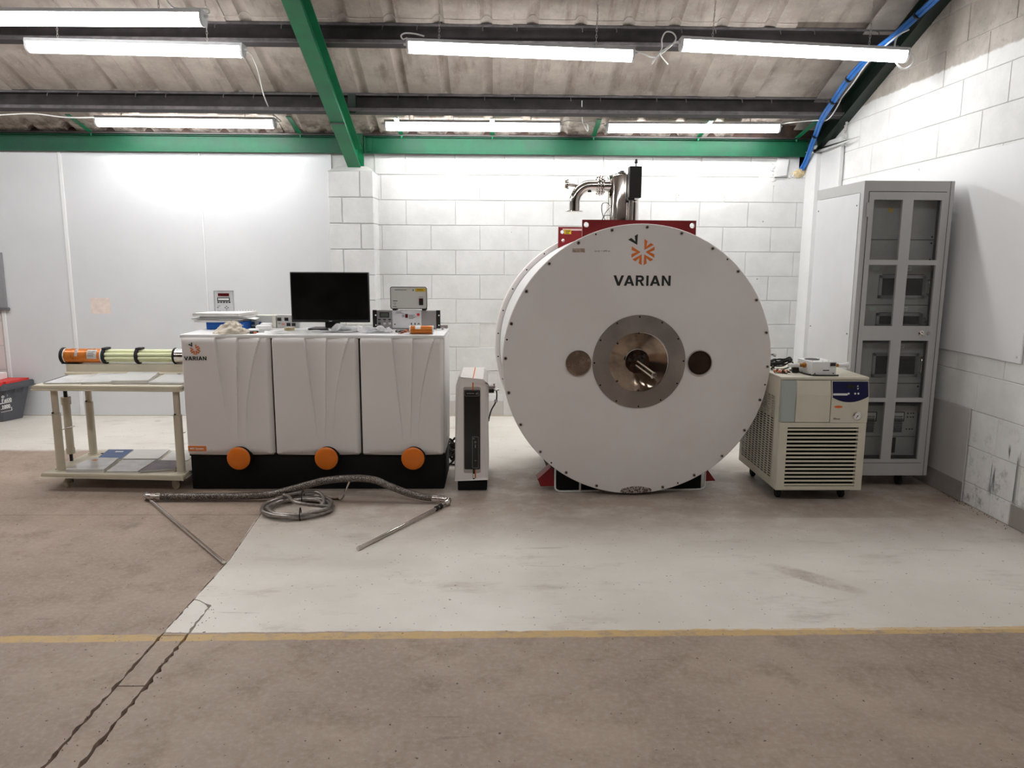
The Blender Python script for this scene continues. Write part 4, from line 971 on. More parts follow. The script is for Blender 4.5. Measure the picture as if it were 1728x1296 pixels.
b = B(); box(b, HX0+.002, HX1, HY0+.03, HY1, HZ0, HZ0+.012); box(b, HX1-.006, HX1, HY0+.03, HY1, HZ0, .775); box(b, HX0+.01, HX1, HY1-.008, HY1, HZ0, .775); box(b, HX0+.012, HX1-.006, HY0+.034, HY1-.01, .512, .775)
obj('casing', b, M['beige'], ch, 0)
# left side: solid margins and a slotted field
b = B(); SY0, SY1, SZ0, SZ1 = 4.555, 5.125, .135, .66
box(b, HX0, HX0+.004, HY0+.032, SY0, HZ0, .775); box(b, HX0, HX0+.004, SY1, HY1, HZ0, .775); box(b, HX0, HX0+.004, SY0, SY1, HZ0, SZ0); box(b, HX0, HX0+.004, SY0, SY1, SZ1, .775)
nc, nr = 9, 34; cw, rh = (SY1-SY0)/nc, (SZ1-SZ0)/nr
for i in range(nc+1): box(b, HX0, HX0+.004, SY0+i*cw-.006, SY0+i*cw+.006, SZ0, SZ1)
for j in range(nr+1): box(b, HX0+.0005, HX0+.0035, SY0, SY1, SZ0+j*rh-.0035, SZ0+j*rh+.0035)
obj('side_grille', b, M['beige'], ch, 0, kind='stuff')
b = B(); box(b, HX0+.03, HX0+.034, SY0-.02, SY1+.02, SZ0-.02, SZ1+.02); obj('side_inside', b, M['void'], ch, 0)
def yz(z): return HY0-.004 if z <= .682 else HY0-.004+(z-.682)*.22
b = B(); prism(b, [(1.793, yz(q), q) for q in (.516, .682, .770)]+[(1.793, HY0+.04, .770), (1.793, HY0+.04, .516)], (.209, 0, 0)); obj('upper_panel', b, M['beige'], ch, 0)
b = B(); prism(b, [(2.007, yz(q), q) for q in (.514, .682, .770)]+[(2.007, HY0+.04, .770), (2.007, HY0+.04, .514)], (.227, 0, 0)); cp = obj('control_panel', b, M['beige'], ch, 0)
b = B(); prism(b, [(1.791, HY0+.002, .516), (1.724, HY0+.002, .516), (1.713, HY0+.006, .516), (1.708, HY0+.016, .516), (1.706, HY0+.06, .516), (1.791, HY0+.06, .516)], (0, 0, .256)); rs = obj('reservoir', b, M['res'], ch, label='translucent grey coolant reservoir')
b = B(); box(b, 1.715, 1.786, HY0+.012, HY0+.05, .522, .625); obj('coolant', b, mat('grey_green_coolant', (120, 140, 138), .2), rs, 0)
b = B(); box(b, HX0-.004, HX1+.002, HY0+.012, HY1+.004, .774, .791, .004, 2); obj('lid', b, M['beige'], ch)
b = B(); K = 16; T_, Md, Bt = [], [], []
for i in range(K+1):
    u = i/K; x = 2.012+.218*u; zb = .640+.032*(2*u-.95)**2
    T_.append(b.verts.new((x, yz(.765)-.0015, .765))); Md.append(b.verts.new((x, yz(.683)-.0015, .683))); Bt.append(b.verts.new((x, yz(.6)-.0015, zb)))
for i in range(K):
    b.faces.new((Md[i], Md[i+1], T_[i+1], T_[i])); b.faces.new((Bt[i], Bt[i+1], Md[i+1], Md[i]))
bmesh.ops.solidify(b, geom=b.faces[:], thickness=-.001)
nv = obj('control_fascia', b, M['navy'], cp, 20, label='navy blue curved fascia')
b = B(); y_ = yz(.72)-.002; box(b, 2.098, 2.148, yz(.73)-.003, yz(.72)+.002, .722, .745); obj('display_window', b, M['screen'], nv, 0)
b = B(); prism(b, [(2.014, yz(.69)-.003, .682), (2.100, yz(.69)-.003, .682), (2.104, yz(.7)-.003, .688), (2.100, yz(.7)-.003, .694), (2.014, yz(.7)-.003, .694)], (0, -.001, 0)); obj('silver_bar', b, M['panel_w'], nv, 0)
b = B()
for x, z in ((2.165, .738), (2.165, .722)):
    s = 1 if z > .73 else -1; prism(b, [(x-.006, yz(z)-.0025, z-.004*s), (x+.006, yz(z)-.0025, z-.004*s), (x, yz(z)-.0025, z+.006*s)], (0, -.001, 0))
for x, z in ((2.148, .693), (2.167, .693), (2.108, .693)): cyl(b, (x, yz(z)-.001, z), (x, yz(z)-.0045, z), .0058, n=14)
obj('control_button', b, M['panel_w'], nv, 0, kind='stuff')
b = B(); P = [(.026*math.cos(q) if abs(math.cos(q)) < .99 else .026*math.cos(q), .008*math.sin(q)) for q in [2*PI*i/24 for i in range(24)]]; prism(b, xz(P, yz(.6), 2.052, .6115), (0, -.0012, 0)); ov = obj('maker_badge', b, M['logo_o'], cp, 0, label='orange oval badge')
text('Thermo', .0085, (2.033, yz(.6)-.0014, .6078), ov, 'badge_lettering', M['crate_red'], .0004)
b = B(); box(b, 2.026, 2.044, yz(.6)-.0006, yz(.6), .541, .543); box(b, 2.026, 2.068, yz(.6)-.0006, yz(.6), .534, .538); obj('type_print', b, M['logo_k'], cp, 0)
b = B(); gc = (2.170, yz(.6), .556); lathe(b, gc, (0, -1, 0), [(0, .026), (.010, .026), (.012, .022), (.007, .021)], 32); gg = obj('pressure_gauge', b, M['chrome'], cp)
b = B(); lathe(b, (gc[0], gc[1]-.0062, gc[2]), (0, -1, 0), [(0, .021), (.001, .021)], 28); obj('dial', b, M['paper'], gg)
b = B(); prism(b, [(gc[0]-.010, gc[1]-.0085, gc[2]-.012), (gc[0]-.007, gc[1]-.0085, gc[2]-.014), (gc[0]+.012, gc[1]-.0085, gc[2]+.012)], (0, -.0008, 0)); cyl(b, (gc[0], gc[1]-.007, gc[2]), (gc[0], gc[1]-.0095, gc[2]), .0035, n=10); obj('needle', b, M['logo_k'], gg, 0)
for x, y in ((1.765, 5.05), (2.17, 5.05), (1.765, 4.58), (2.17, 4.58)):
    b = B(); rcyl(b, (x-.013, y, .034), (x+.013, y, .034), .034, .005, 18); box(b, x-.017, x+.017, y-.018, y+.018, .055, .088); obj('caster', b, M['rubber'], ch)
b = B(); box(b, 1.74, 2.20, 4.52, 5.10, .060, .087); obj('base_tray', b, M['void'], ch, 0)
# ------------------------------------------------------------------ trolley at the left with a probe lying on its rail
tr = thing('trolley', 'cream steel two tier trolley on casters at the left of console', 'trolley', (-2.46, 4.75, 0))
def rot_slab(b, P, z0, z1): prism(b, [(x, y, z0) for x, y in P], (0, 0, z1-z0)); return b
b = B(); rot_slab(b, [(-2.940, 4.735), (-1.992, 4.70), (-1.992, 5.36), (-2.940, 5.36)], .650, .682); bmesh.ops.bevel(b, geom=b.edges[:], offset=.006, segments=2, affect='EDGES'); obj('top', b, M['cream'], tr)
b = B(); rot_slab(b, [(-2.925, 4.715), (-2.000, 4.66), (-1.992, 4.70), (-1.998, 5.30), (-2.905, 5.32)], .088, .114); bmesh.ops.bevel(b, geom=b.edges[:], offset=.005, segments=2, affect='EDGES'); sh = obj('shelf', b, M['cream'], tr)
for x, y in ((-2.832, 4.79), (-2.040, 4.745), (-2.835, 5.19), (-2.06, 5.22)):
    b = B(); cyl(b, (x, y, .112), (x, y, .49), .026, n=20); cyl(b, (x, y, .488), (x, y, .492), .0275, n=20); lathe(b, (x, y, .112), (0, 0, 1), [(0, .036), (.006, .034), (.007, .026)], 20); lg = obj('leg', b, M['cream'], tr)
    b = B(); cyl(b, (x, y, .48), (x, y, .655), .0205, n=20); obj('leg_post', b, M['cream'], lg)
    b = B(); cyl(b, (x-.006, y-.030, .50), (x-.006, y-.018, .50), .006, n=8); cyl(b, (x+.045, y+.03, .113), (x+.045, y+.03, .117), .010, n=10); cyl(b, (x-.04, y+.02, .113), (x-.04, y+.02, .117), .010, n=10); obj('leg_bolt', b, M['bolt'], lg)
b = B(); x, y = -2.90, 5.03; cyl(b, (x, y, .20), (x, y, .53), .0245, n=20); lathe(b, (x, y, .165), (0, 0, 1), [(0, .028), (.04, .0285)], 20); lathe(b, (x, y, .505), (0, 0, 1), [(0, .031), (.05, .031)], 20); gs = obj('gas_strut', b, M['cream'], tr)
b = B(); cyl(b, (x, y, .112), (x, y, .17), .011, n=14); obj('strut_rod', b, M['black'], gs)
b = B(); cyl(b, (x, y, .55), (x, y, .652), .0125, n=14); obj('strut_rod', b, M['black'], gs)
b = B(); tube(b, [(x-.05, y-.03, .33), (x, y-.028, .345), (x+.055, y-.02, .36)], .003, 6, 2); tube(b, [(-2.025, 4.76, .37), (-1.996, 4.74, .38)], .003, 6, 2); obj('strut_pin', b, M['steel'], gs)
for x, y in ((-2.80, 4.80), (-2.085, 4.76), (-2.80, 5.22), (-2.07, 5.22)):
    b = B(); box(b, x-.022, x-.017, y+.004, y+.022, .03, .092); box(b, x+.017, x+.022, y+.004, y+.022, .03, .092); box(b, x-.022, x+.022, y-.026, y+.026, .078, .092); cyl(b, (x-.03, y, .034), (x+.03, y, .034), .006, n=8); ca = obj('caster_fork', b, M['steel'], tr, 0)
    b = B(); d_ = Vector((.6, .8, 0)) if x > -2.5 else Vector((1, .2, 0)); q = Vector((x, y-.008, .034)); rcyl(b, q-d_*.012, q+d_*.012, .034, .006, 20); obj('wheel', b, mat('nylon_wheel', (196, 184, 160), .4, var=.08), ca)
b = B(); P = [(5.19, .682), (5.31, .682), (5.31, .692), (5.285, .700), (5.285, .752), (5.215, .752), (5.215, .700), (5.19, .692)]
prism(b, [(-2.985, y, z) for y, z in P], (.93, 0, 0)); obj('rail', b, M['cream'], tr, 0)
b = B(); box(b, -2.80, -2.70, 5.18, 5.32, .678, .69); obj('rail_foot', b, M['cream'], tr, 0)
# probe on the rail
AY, AZ = 5.25, .807
pb = thing('coil_probe', 'long cylindrical probe with orange copper drum lying on the trolley rail', 'probe', (-2.5, 5.25, .752))
b = B(); cyl(b, (-2.996, AY, AZ), (-2.742, AY, AZ), .0495, n=48); dr = obj('copper_drum', b, M['copper'], pb, label='orange copper foil drum')
b = B(); rcyl(b, (-3.020, AY, AZ), (-3.000, AY, AZ), .0565, .003, 40); box(b, -3.018, -2.90, 5.222, 5.278, .752, .757); obj('end_ring', b, M['rubber'], pb)
b = B(); rcyl(b, (-2.998, AY, AZ), (-2.992, AY, AZ), .051, .001, 40); rcyl(b, (-2.746, AY, AZ), (-2.736, AY, AZ), .051, .001, 40); obj('drum_rim', b, M['panel_w'], dr)
def curved_label(x0, x1, a0, a1, r, m, nm, par):
    b = B(); L = []
    for i in range(9):
        a = math.radians(a0+(a1-a0)*i/8); L.append((AY-r*math.cos(a), AZ+r*math.sin(a)))
    A = [b.verts.new((x0, y, z)) for y, z in L]; C = [b.verts.new((x1, y, z)) for y, z in L]
    for i in range(8): b.faces.new((A[i], A[i+1], C[i+1], C[i]))
    bmesh.ops.solidify(b, geom=b.faces[:], thickness=.0008)
    return obj(nm, b, m, par)
curved_label(-2.915, -2.895, 2, 72, .0502, M['panel_w'], 'paper_label', dr); lb = curved_label(-2.832, -2.765, -20, 62, .0502, M['paper'], 'paper_label', dr)
b = B()
for k in range(4): 
    a = math.radians(5+k*12); box(b, -2.825, -2.785+.006*(k % 2), AY-.0512*math.cos(a)-.0006, AY-.0512*math.cos(a)+.0006, AZ+.0512*math.sin(a)-.0009, AZ+.0512*math.sin(a)+.0009)
obj('label_print', b, M['bolt'], lb, 0)
b = B(); rcyl(b, (-2.736, AY, AZ), (-2.714, AY, AZ), .0555, .003, 40); box(b, -2.735, -2.70, AY-.035, AY+.035, AZ+.044, AZ+.058, .003, 1); obj('clamp_ring', b, M['rubber'], pb)
for xa in (-2.712, -2.487):
    xb = xa+.205 if xa < -2.6 else xa+.238
    for i in range(8):
        a = math.radians(22.5+45*i); b = B(); cyl(b, (xa-.01, AY+.034*math.cos(a), AZ+.034*math.sin(a)), (xb+.01, AY+.034*math.cos(a), AZ+.034*math.sin(a)), .0125, n=12); obj('support_rod', b, M['nylon'], pb)
    b = B(); cyl(b, (xa, AY, AZ), (xb, AY, AZ), .028, n=20); obj('inner_tube', b, M['nylon'], pb)
b = B(); rcyl(b, (-2.508, AY, AZ), (-2.486, AY, AZ), .056, .003, 40); box(b, -2.506, -2.465, AY-.03, AY+.03, AZ+.044, AZ+.058, .003, 1); obj('clamp_ring', b, M['rubber'], pb)
b = B(); rcyl(b, (-2.250, AY, AZ), (-2.236, AY, AZ), .056, .003, 40); obj('clamp_ring', b, M['rubber'], pb)
b = B(); cyl(b, (-2.238, AY, AZ), (-2.08, AY, AZ), .0515, n=40); rcyl(b, (-2.225, AY, AZ), (-2.218, AY, AZ), .0535, .001, 40); obj('end_sleeve', b, M['chrome'], pb, label='bright metal end sleeve')
# booklets
def quadz(P, z, w=0): return [(x, y, z) for x, y in P]
def booklet(name, label, P, z, t, cover, cat='booklet', group=None, pages=True, warp=0):
    th = thing(name, label, cat, (sum(p[0] for p in P)/4, sum(p[1] for p in P)/4, z), 0, group)
    c = (sum(p[0] for p in P)/4, sum(p[1] for p in P)/4)
    if pages and t > .006:
        b = B(); prism(b, [(c[0]+(x-c[0])*.985, c[1]+(y-c[1])*.985, z+.001) for x, y in P], (0, 0, t-.002)); obj('pages', b, M['pages'], th, 0)
    def cov(zz, tt):
        if not warp:
            b = B(); prism(b, [(x, y, zz) for x, y in P], (0, 0, tt)); return b
        b = B(); n = 8; G = []
        for j in range(n+1):
            row = []
            for i in range(n+1):
                u, v = i/n, j/n
                x = (P[0][0]*(1-u)+P[3][0]*u)*(1-v)+(P[1][0]*(1-u)+P[2][0]*u)*v; y = (P[0][1]*(1-u)+P[3][1]*u)*(1-v)+(P[1][1]*(1-u)+P[2][1]*u)*v
                row.append(b.verts.new((x, y, zz+tt+warp*(2*u-1)**2*(1-v)**2)))
            G.append(row)
        for j in range(n):
            for i in range(n): b.faces.new((G[j][i], G[j][i+1], G[j+1][i+1], G[j+1][i]))
        bmesh.ops.solidify(b, geom=b.faces[:], thickness=tt); return b
    if t > .006: obj('cover', cov(z+t-.0012, .0012), cover, th, 20); obj('back_cover', cov(z, .001), cover, th, 20)
    else: obj('cover', cov(z, t), cover, th, 20)
    return th
zt = .6825
bk = booklet('spiral_booklet', 'spiral bound booklet with clear cover at left end of trolley top', [(-2.888, 4.78), (-2.915, 5.12), (-2.745, 5.17), (-2.672, 4.80)], zt, .009, M['gloss'])
b = B(); p, q = Vector((-2.890, 4.785, zt+.006)), Vector((-2.917, 5.115, zt+.006)); n_ = 34
tube(b, [p+(q-p)*(i/(n_*6))+Vector((.0055*math.cos(2*PI*i/6), 0, .0055*math.sin(2*PI*i/6))) for i in range(n_*6+1)], .0011, 4, 0); obj('spiral', b, M['rubber'], bk)
booklet('open_manual', 'open white manual, second from the left on trolley top', [(-2.660, 4.785), (-2.738, 5.165), (-2.550, 5.175), (-2.478, 4.80)], zt, .014, M['paper'], warp=.003)
booklet('open_manual', 'thick open white manual in middle of trolley top under the copper drum', [(-2.462, 4.785), (-2.535, 5.175), (-2.33, 5.175), (-2.235, 4.80)], zt, .024, M['paper'], warp=.003)
booklet('open_manual', 'open white manual at right end of trolley top beside the console', [(-2.225, 4.785), (-2.285, 5.16), (-2.10, 5.165), (-2.005, 4.785)], zt, .013, M['paper'], warp=.003)
z0 = .1145
b_ = booklet('ring_binder', 'thick clear covered ring binder at front left of lower shelf', [(-2.775, 4.735), (-2.76, 5.03), (-2.575, 5.02), (-2.530, 4.735)], z0, .022, M['gloss'], 'binder')
b = B(); box(b, -2.72, -2.69, 4.95, 4.975, z0+.0222, z0+.0228); obj('sticker', b, M['logo_o'], b_, 0)
b_ = booklet('report_folder', 'dark blue report folder at the back left of lower shelf', [(-2.735, 5.04), (-2.780, 5.29), (-2.605, 5.29), (-2.573, 5.04)], z0, .012, M['folder'], 'folder')
b = B(); box(b, -2.700, -2.645, 5.215, 5.235, z0+.0122, z0+.0128); obj('title_sticker', b, M['paper'], b_, 0)
booklet('report_folder', 'white stapled report at back middle of lower shelf', [(-2.555, 5.03), (-2.59, 5.29), (-2.345, 5.29), (-2.315, 5.03)], z0, .014, M['paper'], 'report')
booklet('report_folder', 'pale open booklet at front middle of lower shelf', [(-2.515, 4.735), (-2.545, 5.01), (-2.325, 5.015), (-2.315, 4.735)], z0, .010, M['gloss'], 'report')
booklet('report_folder', 'violet tinted glossy booklet at front right of lower shelf', [(-2.300, 4.73), (-2.305, 5.0), (-2.12, 4.99), (-2.10, 4.80)], z0, .012, M['violet'], 'report', warp=.003)
booklet('report_folder', 'pale printed sheet at the back right of lower shelf', [(-2.295, 5.02), (-2.325, 5.28), (-2.15, 5.27), (-2.11, 5.02)], z0, .005, M['paper'], 'report')

# ------------------------------------------------------------------ things on the console
ZT = 1.0105
mo = thing('computer_monitor', 'wide black flat screen monitor standing on the console', 'monitor', (-1.12, 5.12, ZT))
b = B(); box(b, -1.386, -.862, 5.095, 5.125, 1.058, 1.393, .004, 2); box(b, -1.28, -.97, 5.12, 5.15, 1.12, 1.33, .01, 2); obj('case', b, M['black'], mo)
b = B(); box(b, -1.378, -.870, 5.0935, 5.096, 1.076, 1.386); obj('screen', b, M['screen'], mo, 0)
b = B(); box(b, -1.135, -1.115, 5.0942, 5.095, 1.063, 1.069); obj('badge', b, mat('dim_print', (150, 150, 152), .5), mo, 0)
b = B(); box(b, -1.17, -1.07, 5.125, 5.15, 1.015, 1.15, .006, 1); prism(b, [(q[0], q[1], ZT) for q in [(-1.255+.0, 5.03), (-1.0, 5.03), (-.985, 5.06), (-.99, 5.19), (-1.25, 5.19), (-1.27, 5.06)]], (0, 0, .010)); obj('stand', b, M['black'], mo)
# rack meter unit and the small box on it
ru = thing('bench_controller', 'wide grey rack style controller with black ears on console right', 'controller', (-.62, 5.15, ZT))
b = B(); box(b, -.822, -.415, 5.155, 5.24, ZT+.004, 1.135, .003, 1); obj('case', b, M['panel_g'], ru)
for xa, xb in ((-.822, -.718), (-.518, -.418)):
    b = B(); box(b, xa, xb, 5.148, 5.156, ZT+.006, 1.137, .0015, 1); obj('side_fascia', b, mat('mid_grey_fascia', (160, 158, 158), .4, .3), ru, 0)
b = B(); box(b, -.717, -.519, 5.147, 5.156, ZT+.006, 1.137, .0015, 1); obj('centre_fascia', b, M['panel_w'], ru, label='pale central fascia')
for s, x in ((-1, -.836), (1, -.404)):
    b = B(); plate_holes(b, [(x-.014, ZT+.004), (x+.014, ZT+.004), (x+.014, 1.139), (x-.014, 1.139)], [(x-.006*s+.0 if s < 0 else x+.004, z, .005) for z in (ZT+.026, 1.104)], 5.146, .004)
    obj('rack_ear', b, M['black'], ru, 0)
b = B(); frame(b, -.803, -.738, 1.088, 1.124, 5.148, .006, .004); ds = obj('display_bezel', b, M['black'], ru, 0)
b = B(); box(b, -.797, -.744, 5.145, 5.148, 1.094, 1.118); obj('display_window', b, M['lcd_green'], ds, 0)
for x, m_ in ((-.805, 'lcd'), (-.770, 'panel_w'), (-.735, 'panel_w')):
    b = B(); box(b, x-.008, x+.008, 5.142, 5.148, 1.040, 1.054, .001, 1); obj('push_button', b, M[m_], ru, 0)
b = B()
for x in (-.805, -.77, -.735): box(b, x-.009, x+.009, 5.1475, 5.148, 1.070, 1.078); cyl(b, (x, 5.148, 1.065), (x, 5.1465, 1.065), .0025, n=8); box(b, x-.008, x+.008, 5.1475, 5.148, 1.058, 1.060)
box(b, -.69, -.655, 5.1465, 5.147, 1.124, 1.127); box(b, -.695, -.64, 5.1465, 5.147, 1.116, 1.118)
for k in range(5): box(b, -.605, -.575+.012*(k % 3), 5.1465, 5.147, 1.080+k*.006, 1.0825+k*.006)
for k in range(3): box(b, -.65, -.635, 5.1465, 5.147, 1.092+k*.006, 1.0945+k*.006)
cyl(b, (-.70, 5.147, 1.042), (-.70, 5.1445, 1.042), .0045, n=10)
for x in (-.588, -.563): prism(b, xz([(-.004, .008), (.004, .008), (.003, 0), (.006, 0), (0, -.008), (-.006, 0), (-.003, 0)], 5.1468, x, 1.045), (0, -.0005, 0))
prism(b, xz([(-.009, -.007), (-.004, .007), (.004, .007), (.009, -.007), (.005, -.005), (0, .003), (-.005, -.005)], 5.1468, -.538, 1.045), (0, -.0005, 0))
cyl(b, (-.77, 5.148, 1.022), (-.77, 5.1465, 1.022), .005, n=3)
obj('panel_print', b, M['bolt'], ru, 0)
b = B(); box(b, -.629, -.611, 5.143, 5.147, 1.087, 1.112, .001, 1); obj('rocker_switch', b, M['lcd_red'], ru, 0)
b = B(); rcyl(b, (-.540, 5.147, 1.109), (-.540, 5.138, 1.109), .010, .002, 18); obj('emergency_button', b, M['crate_red'], ru)
b = B()
for x in (-.80, -.44): cyl(b, (x, 5.18, ZT), (x, 5.18, ZT+.006), .012, n=12)
obj('rubber_foot', b, M['rubber'], ru)
sb = thing('bench_power_box', 'small pale power box with yellow label standing on the rack controller', 'power box', (-.60, 5.13, 1.137))
b = B(); prism(b, xz(rounded(-.722, -.482, 1.152, 1.293, .010), 5.130), (0, .11, 0)); obj('case', b, mat('pale_instrument', (196, 195, 190), .42, var=.01), sb)
b = B()
L = rounded(-.724, -.480, 1.150, 1.295, .011); tube(b, [(x, 5.131, z) for x, z in L+[L[0]]], .0025, 6, 0); obj('edge_trim', b, M['bolt'], sb)
b = B(); box(b, -.555, -.487, 5.1285, 5.131, 1.265, 1.287); yl = obj('hazard_label', b, M['yellow'], sb, 0)
b = B(); frame(b, -.553, -.489, 1.267, 1.285, 5.1285, .001, .0004)
for k in range(2): box(b, -.545, -.50, 5.128, 5.1286, 1.272+k*.006, 1.2745+k*.006)
prism(b, xz([(-.006, -.005), (.006, -.005), (0, .006)], 5.1298, -.570, 1.276), (0, -.0005, 0)); obj('label_print', b, M['logo_k'], yl, 0)
b = B(); box(b, -.532, -.504, 5.124, 5.131, 1.174, 1.220, .001, 1); rk_ = obj('rocker_switch', b, M['black'], sb, 0)
b = B(); box(b, -.524, -.512, 5.122, 5.1245, 1.206, 1.216); obj('switch_lamp', b, M['lcd_red'], rk_, 0)
b = B(); box(b, -.695, -.615, 5.1295, 5.1305, 1.275, 1.278); box(b, -.708, -.677, 5.1295, 5.1305, 1.200, 1.204); box(b, -.708, -.685, 5.1295, 5.1305, 1.186, 1.188); box(b, -.708, -.683, 5.1295, 5.1305, 1.162, 1.165); cyl(b, (-.694, 5.1305, 1.177), (-.694, 5.129, 1.177), .003, n=8); box(b, -.533, -.503, 5.1295, 5.1305, 1.228, 1.230); obj('panel_print', b, M['bolt'], sb, 0)
for x in (-.70, -.50):
    b = B(); box(b, x-.014, x+.014, 5.14, 5.17, 1.1375, 1.151, .002, 1); box(b, x-.014, x+.014, 5.20, 5.23, 1.1375, 1.151, .002, 1); obj('rubber_foot', b, M['rubber'], sb)
# copper coil former lying at the right front
cy_ = thing('coil_former', 'small orange copper cylinder with bare wires lying at console front right', 'coil', (-.475, 4.80, ZT))
b = B(); cyl(b, (-.555, 4.80, ZT+.027), (-.412, 4.80, ZT+.027), .0265, n=32); obj('drum', b, M['copper'], cy_)
b = B(); rcyl(b, (-.415, 4.80, ZT+.027), (-.409, 4.80, ZT+.027), .027, .001, 32); rcyl(b, (-.560, 4.80, ZT+.027), (-.552, 4.80, ZT+.027), .027, .001, 32); obj('end_ring', b, M['panel_w'], cy_)
b = B(); AY2, AZ2 = 4.80, ZT+.027; L = [(AY2-.0272*math.cos(a), AZ2+.0272*math.sin(a)) for a in [math.radians(15+9*i) for i in range(9)]]
prism(b, [(-.522, y, z) for y, z in L]+[(-.522, AY2-.025*math.cos(a), AZ2+.025*math.sin(a)) for a in [math.radians(87-9*i) for i in range(9)]], (.034, 0, 0)); obj('paper_label', b, M['paper'], cy_)
b = B(); rr = random.Random(4)
for k in range(6): tube(b, [(-.553, 4.80+rr.uniform(-.02, .02), ZT+.02+rr.uniform(-.01, .02)), (-.585, 4.79+rr.uniform(-.03, .03), ZT+.02+rr.uniform(-.012, .01)), (-.615+rr.uniform(-.02, .02), 4.79+rr.uniform(-.03, .03), ZT+.004)], .0022, 5, 4)
obj('bare_wire', b, mat('copper_wire', (180, 110, 80), .35, .8), cy_, kind='stuff')
# stack of papers on a blue box, left
bx = thing('blue_carton', 'flat blue carton under the paper stack on the console', 'carton', (-1.82, 5.10, ZT))
b = B(); box(b, -1.945, -1.690, 5.06, 5.235, ZT, ZT+.050, .002, 1); obj('carton', b, M['boxblue'], bx)
b = B(); box(b, -1.943, -1.692, 5.058, 5.061, ZT+.036, ZT+.038); obj('lid_seam', b, mat('deep_blue', (16, 60, 130), .5), bx, 0)
z = ZT+.0505; rr = random.Random(6)
SH = (((-2.010, 5.02), (-1.985, 5.22), (-1.690, 5.23), (-1.735, 5.03)), ((-2.035, 5.035), (-2.0, 5.235), (-1.665, 5.235), (-1.690, 5.02)), ((-1.985, 5.045), (-1.965, 5.23), (-1.640, 5.24), (-1.668, 5.035)), ((-2.022, 5.03), (-1.955, 5.235), (-1.655, 5.24), (-1.715, 5.03)))
for k, (nm, lb, t, m_) in enumerate((('paper_sheaf', 'lowest grey edged sheaf of papers in stack on the blue carton', .014, 'paper_g'), ('paper_sheaf', 'curling white sheaf in middle of the stack on blue carton', .007, 'paper'), ('paper_sheaf', 'thin grey sheaf below the top booklet on blue carton', .009, 'paper_g'), ('comb_booklet', 'comb bound white booklet on top of the blue carton stack', .020, 'paper'))):
    P = SH[k]; z += .0025 if k else 0
    o = booklet(nm, lb, P, z, t, M[m_], 'papers' if k < 3 else 'booklet', warp=.004 if k == 1 else 0)
    if k == 3:
        b = B()
        for i in range(16): q = Vector((-1.955+.019*i, 5.236, z+t-.008)); tube(b, [q+Vector((0, .006*math.cos(a), .010+.010*math.sin(a))) for a in [PI*2*j/8 for j in range(9)]], .0015, 4, 0)
        obj('comb_binding', b, M['strip'], o, kind='stuff')
    if k == 2:
        b = B(); 
        for i in range(4): prism(b, [(-1.69+.004*i, 5.05+.03*i, z-.001*i), (-1.615-.01*i, 5.04+.04*i, z-.008-.004*i), (-1.612-.01*i, 5.13+.015*i, z-.005-.004*i), (-1.69, 5.18, z-.001*i)], (0, 0, .0012))
        obj('loose_page', b, M['paper'], o, 0, kind='stuff')
    z += t+.0006
# crumpled cloth bag
rr = random.Random(21); b = B(); n, m_ = 44, 18; G = []
from mathutils import noise as mn
for j in range(m_+1):
    row = []; v = j/m_
    for i in range(n):
        a = 2*PI*i/n; r = (1-v)**.55; q = Vector((math.cos(a)*1.6, math.sin(a)*1.6, v*2.2))
        f = 1+.32*mn.noise(q*1.4)+.16*mn.noise(q*3.7+Vector((3, 1, 2))); fold = .10*abs(math.sin(5*a+3*v+2*mn.noise(q)))
        R_ = r*(f-fold)
        row.append(b.verts.new((-1.690+.112*R_*math.cos(a)+.02*v, 4.785+.060*R_*math.sin(a), ZT+.0005+.078*v**.9*(1+.25*mn.noise(q*2.0)) if v > 0 else ZT+.0005)))
    G.append(row)
for j in range(m_): bridge(b, G[j], G[j+1])
cap(b, G[0]); cap(b, G[-1])
cl = solo('cloth_bag', b, M['cloth'], 'crumpled cream cloth bag lying in front of the paper stack', 'bag', smooth=50)
# instruments behind
ip = thing('keypad_instrument', 'upright pale instrument panel with dark red display behind the paper stack', 'instrument', (-1.88, 5.235, ZT))
b = B(); y0 = 5.238; prism(b, [(-1.962, y0, ZT), (-1.815, y0, ZT), (-1.815, y0, 1.262), (-1.950, y0, 1.262)], (0, .012, 0)); obj('panel', b, mat('instrument_pale', (206, 206, 208), .45, var=.01), ip, 0)
b = B(); frame(b, -1.948, -1.817, 1.015, 1.260, y0, .003, .001); obj('panel_edge', b, M['panel_m'], ip, 0)
b = B(); box(b, -1.920, -1.845, y0-.003, y0, 1.223, 1.243); obj('red_display', b, M['lcd_red'], ip, 0)
b = B(); box(b, -1.927, -1.841, y0-.002, y0, 1.190, 1.214); sd = obj('slot_display', b, M['black'], ip, 0)
b = B(); box(b, -1.921, -1.847, y0-.003, y0-.002, 1.196, 1.209); obj('paper_slip', b, M['paper'], sd, 0)
b = B()
for i in range(5): box(b, -1.926+i*.019, -1.914+i*.019, y0-.002, y0, 1.178, 1.186)
for z in (1.145, 1.112, 1.080):
    for dx, dz in ((-.010, 0), (.010, 0), (0, .009), (0, -.009)): box(b, -1.866+dx-.003, -1.866+dx+.003, y0-.002, y0, z+dz-.003, z+dz+.003)
    box(b, -1.930, -1.922, y0-.002, y0, z-.002, z+.003); box(b, -1.928, -1.908, y0-.001, y0, z+.009, z+.011)
obj('key', b, M['bolt'], ip, 0, kind='stuff')
bi = thing('bench_instrument', 'cream bench instrument with blue windows right of the blue carton', 'instrument', (-1.60, 5.19, ZT))
b = B(); box(b, -1.688, -1.520, 5.19, 5.243, ZT, ZT+.088, .003, 1); obj('case', b, mat('pale_cream', (220, 218, 206), .5, var=.02), bi)
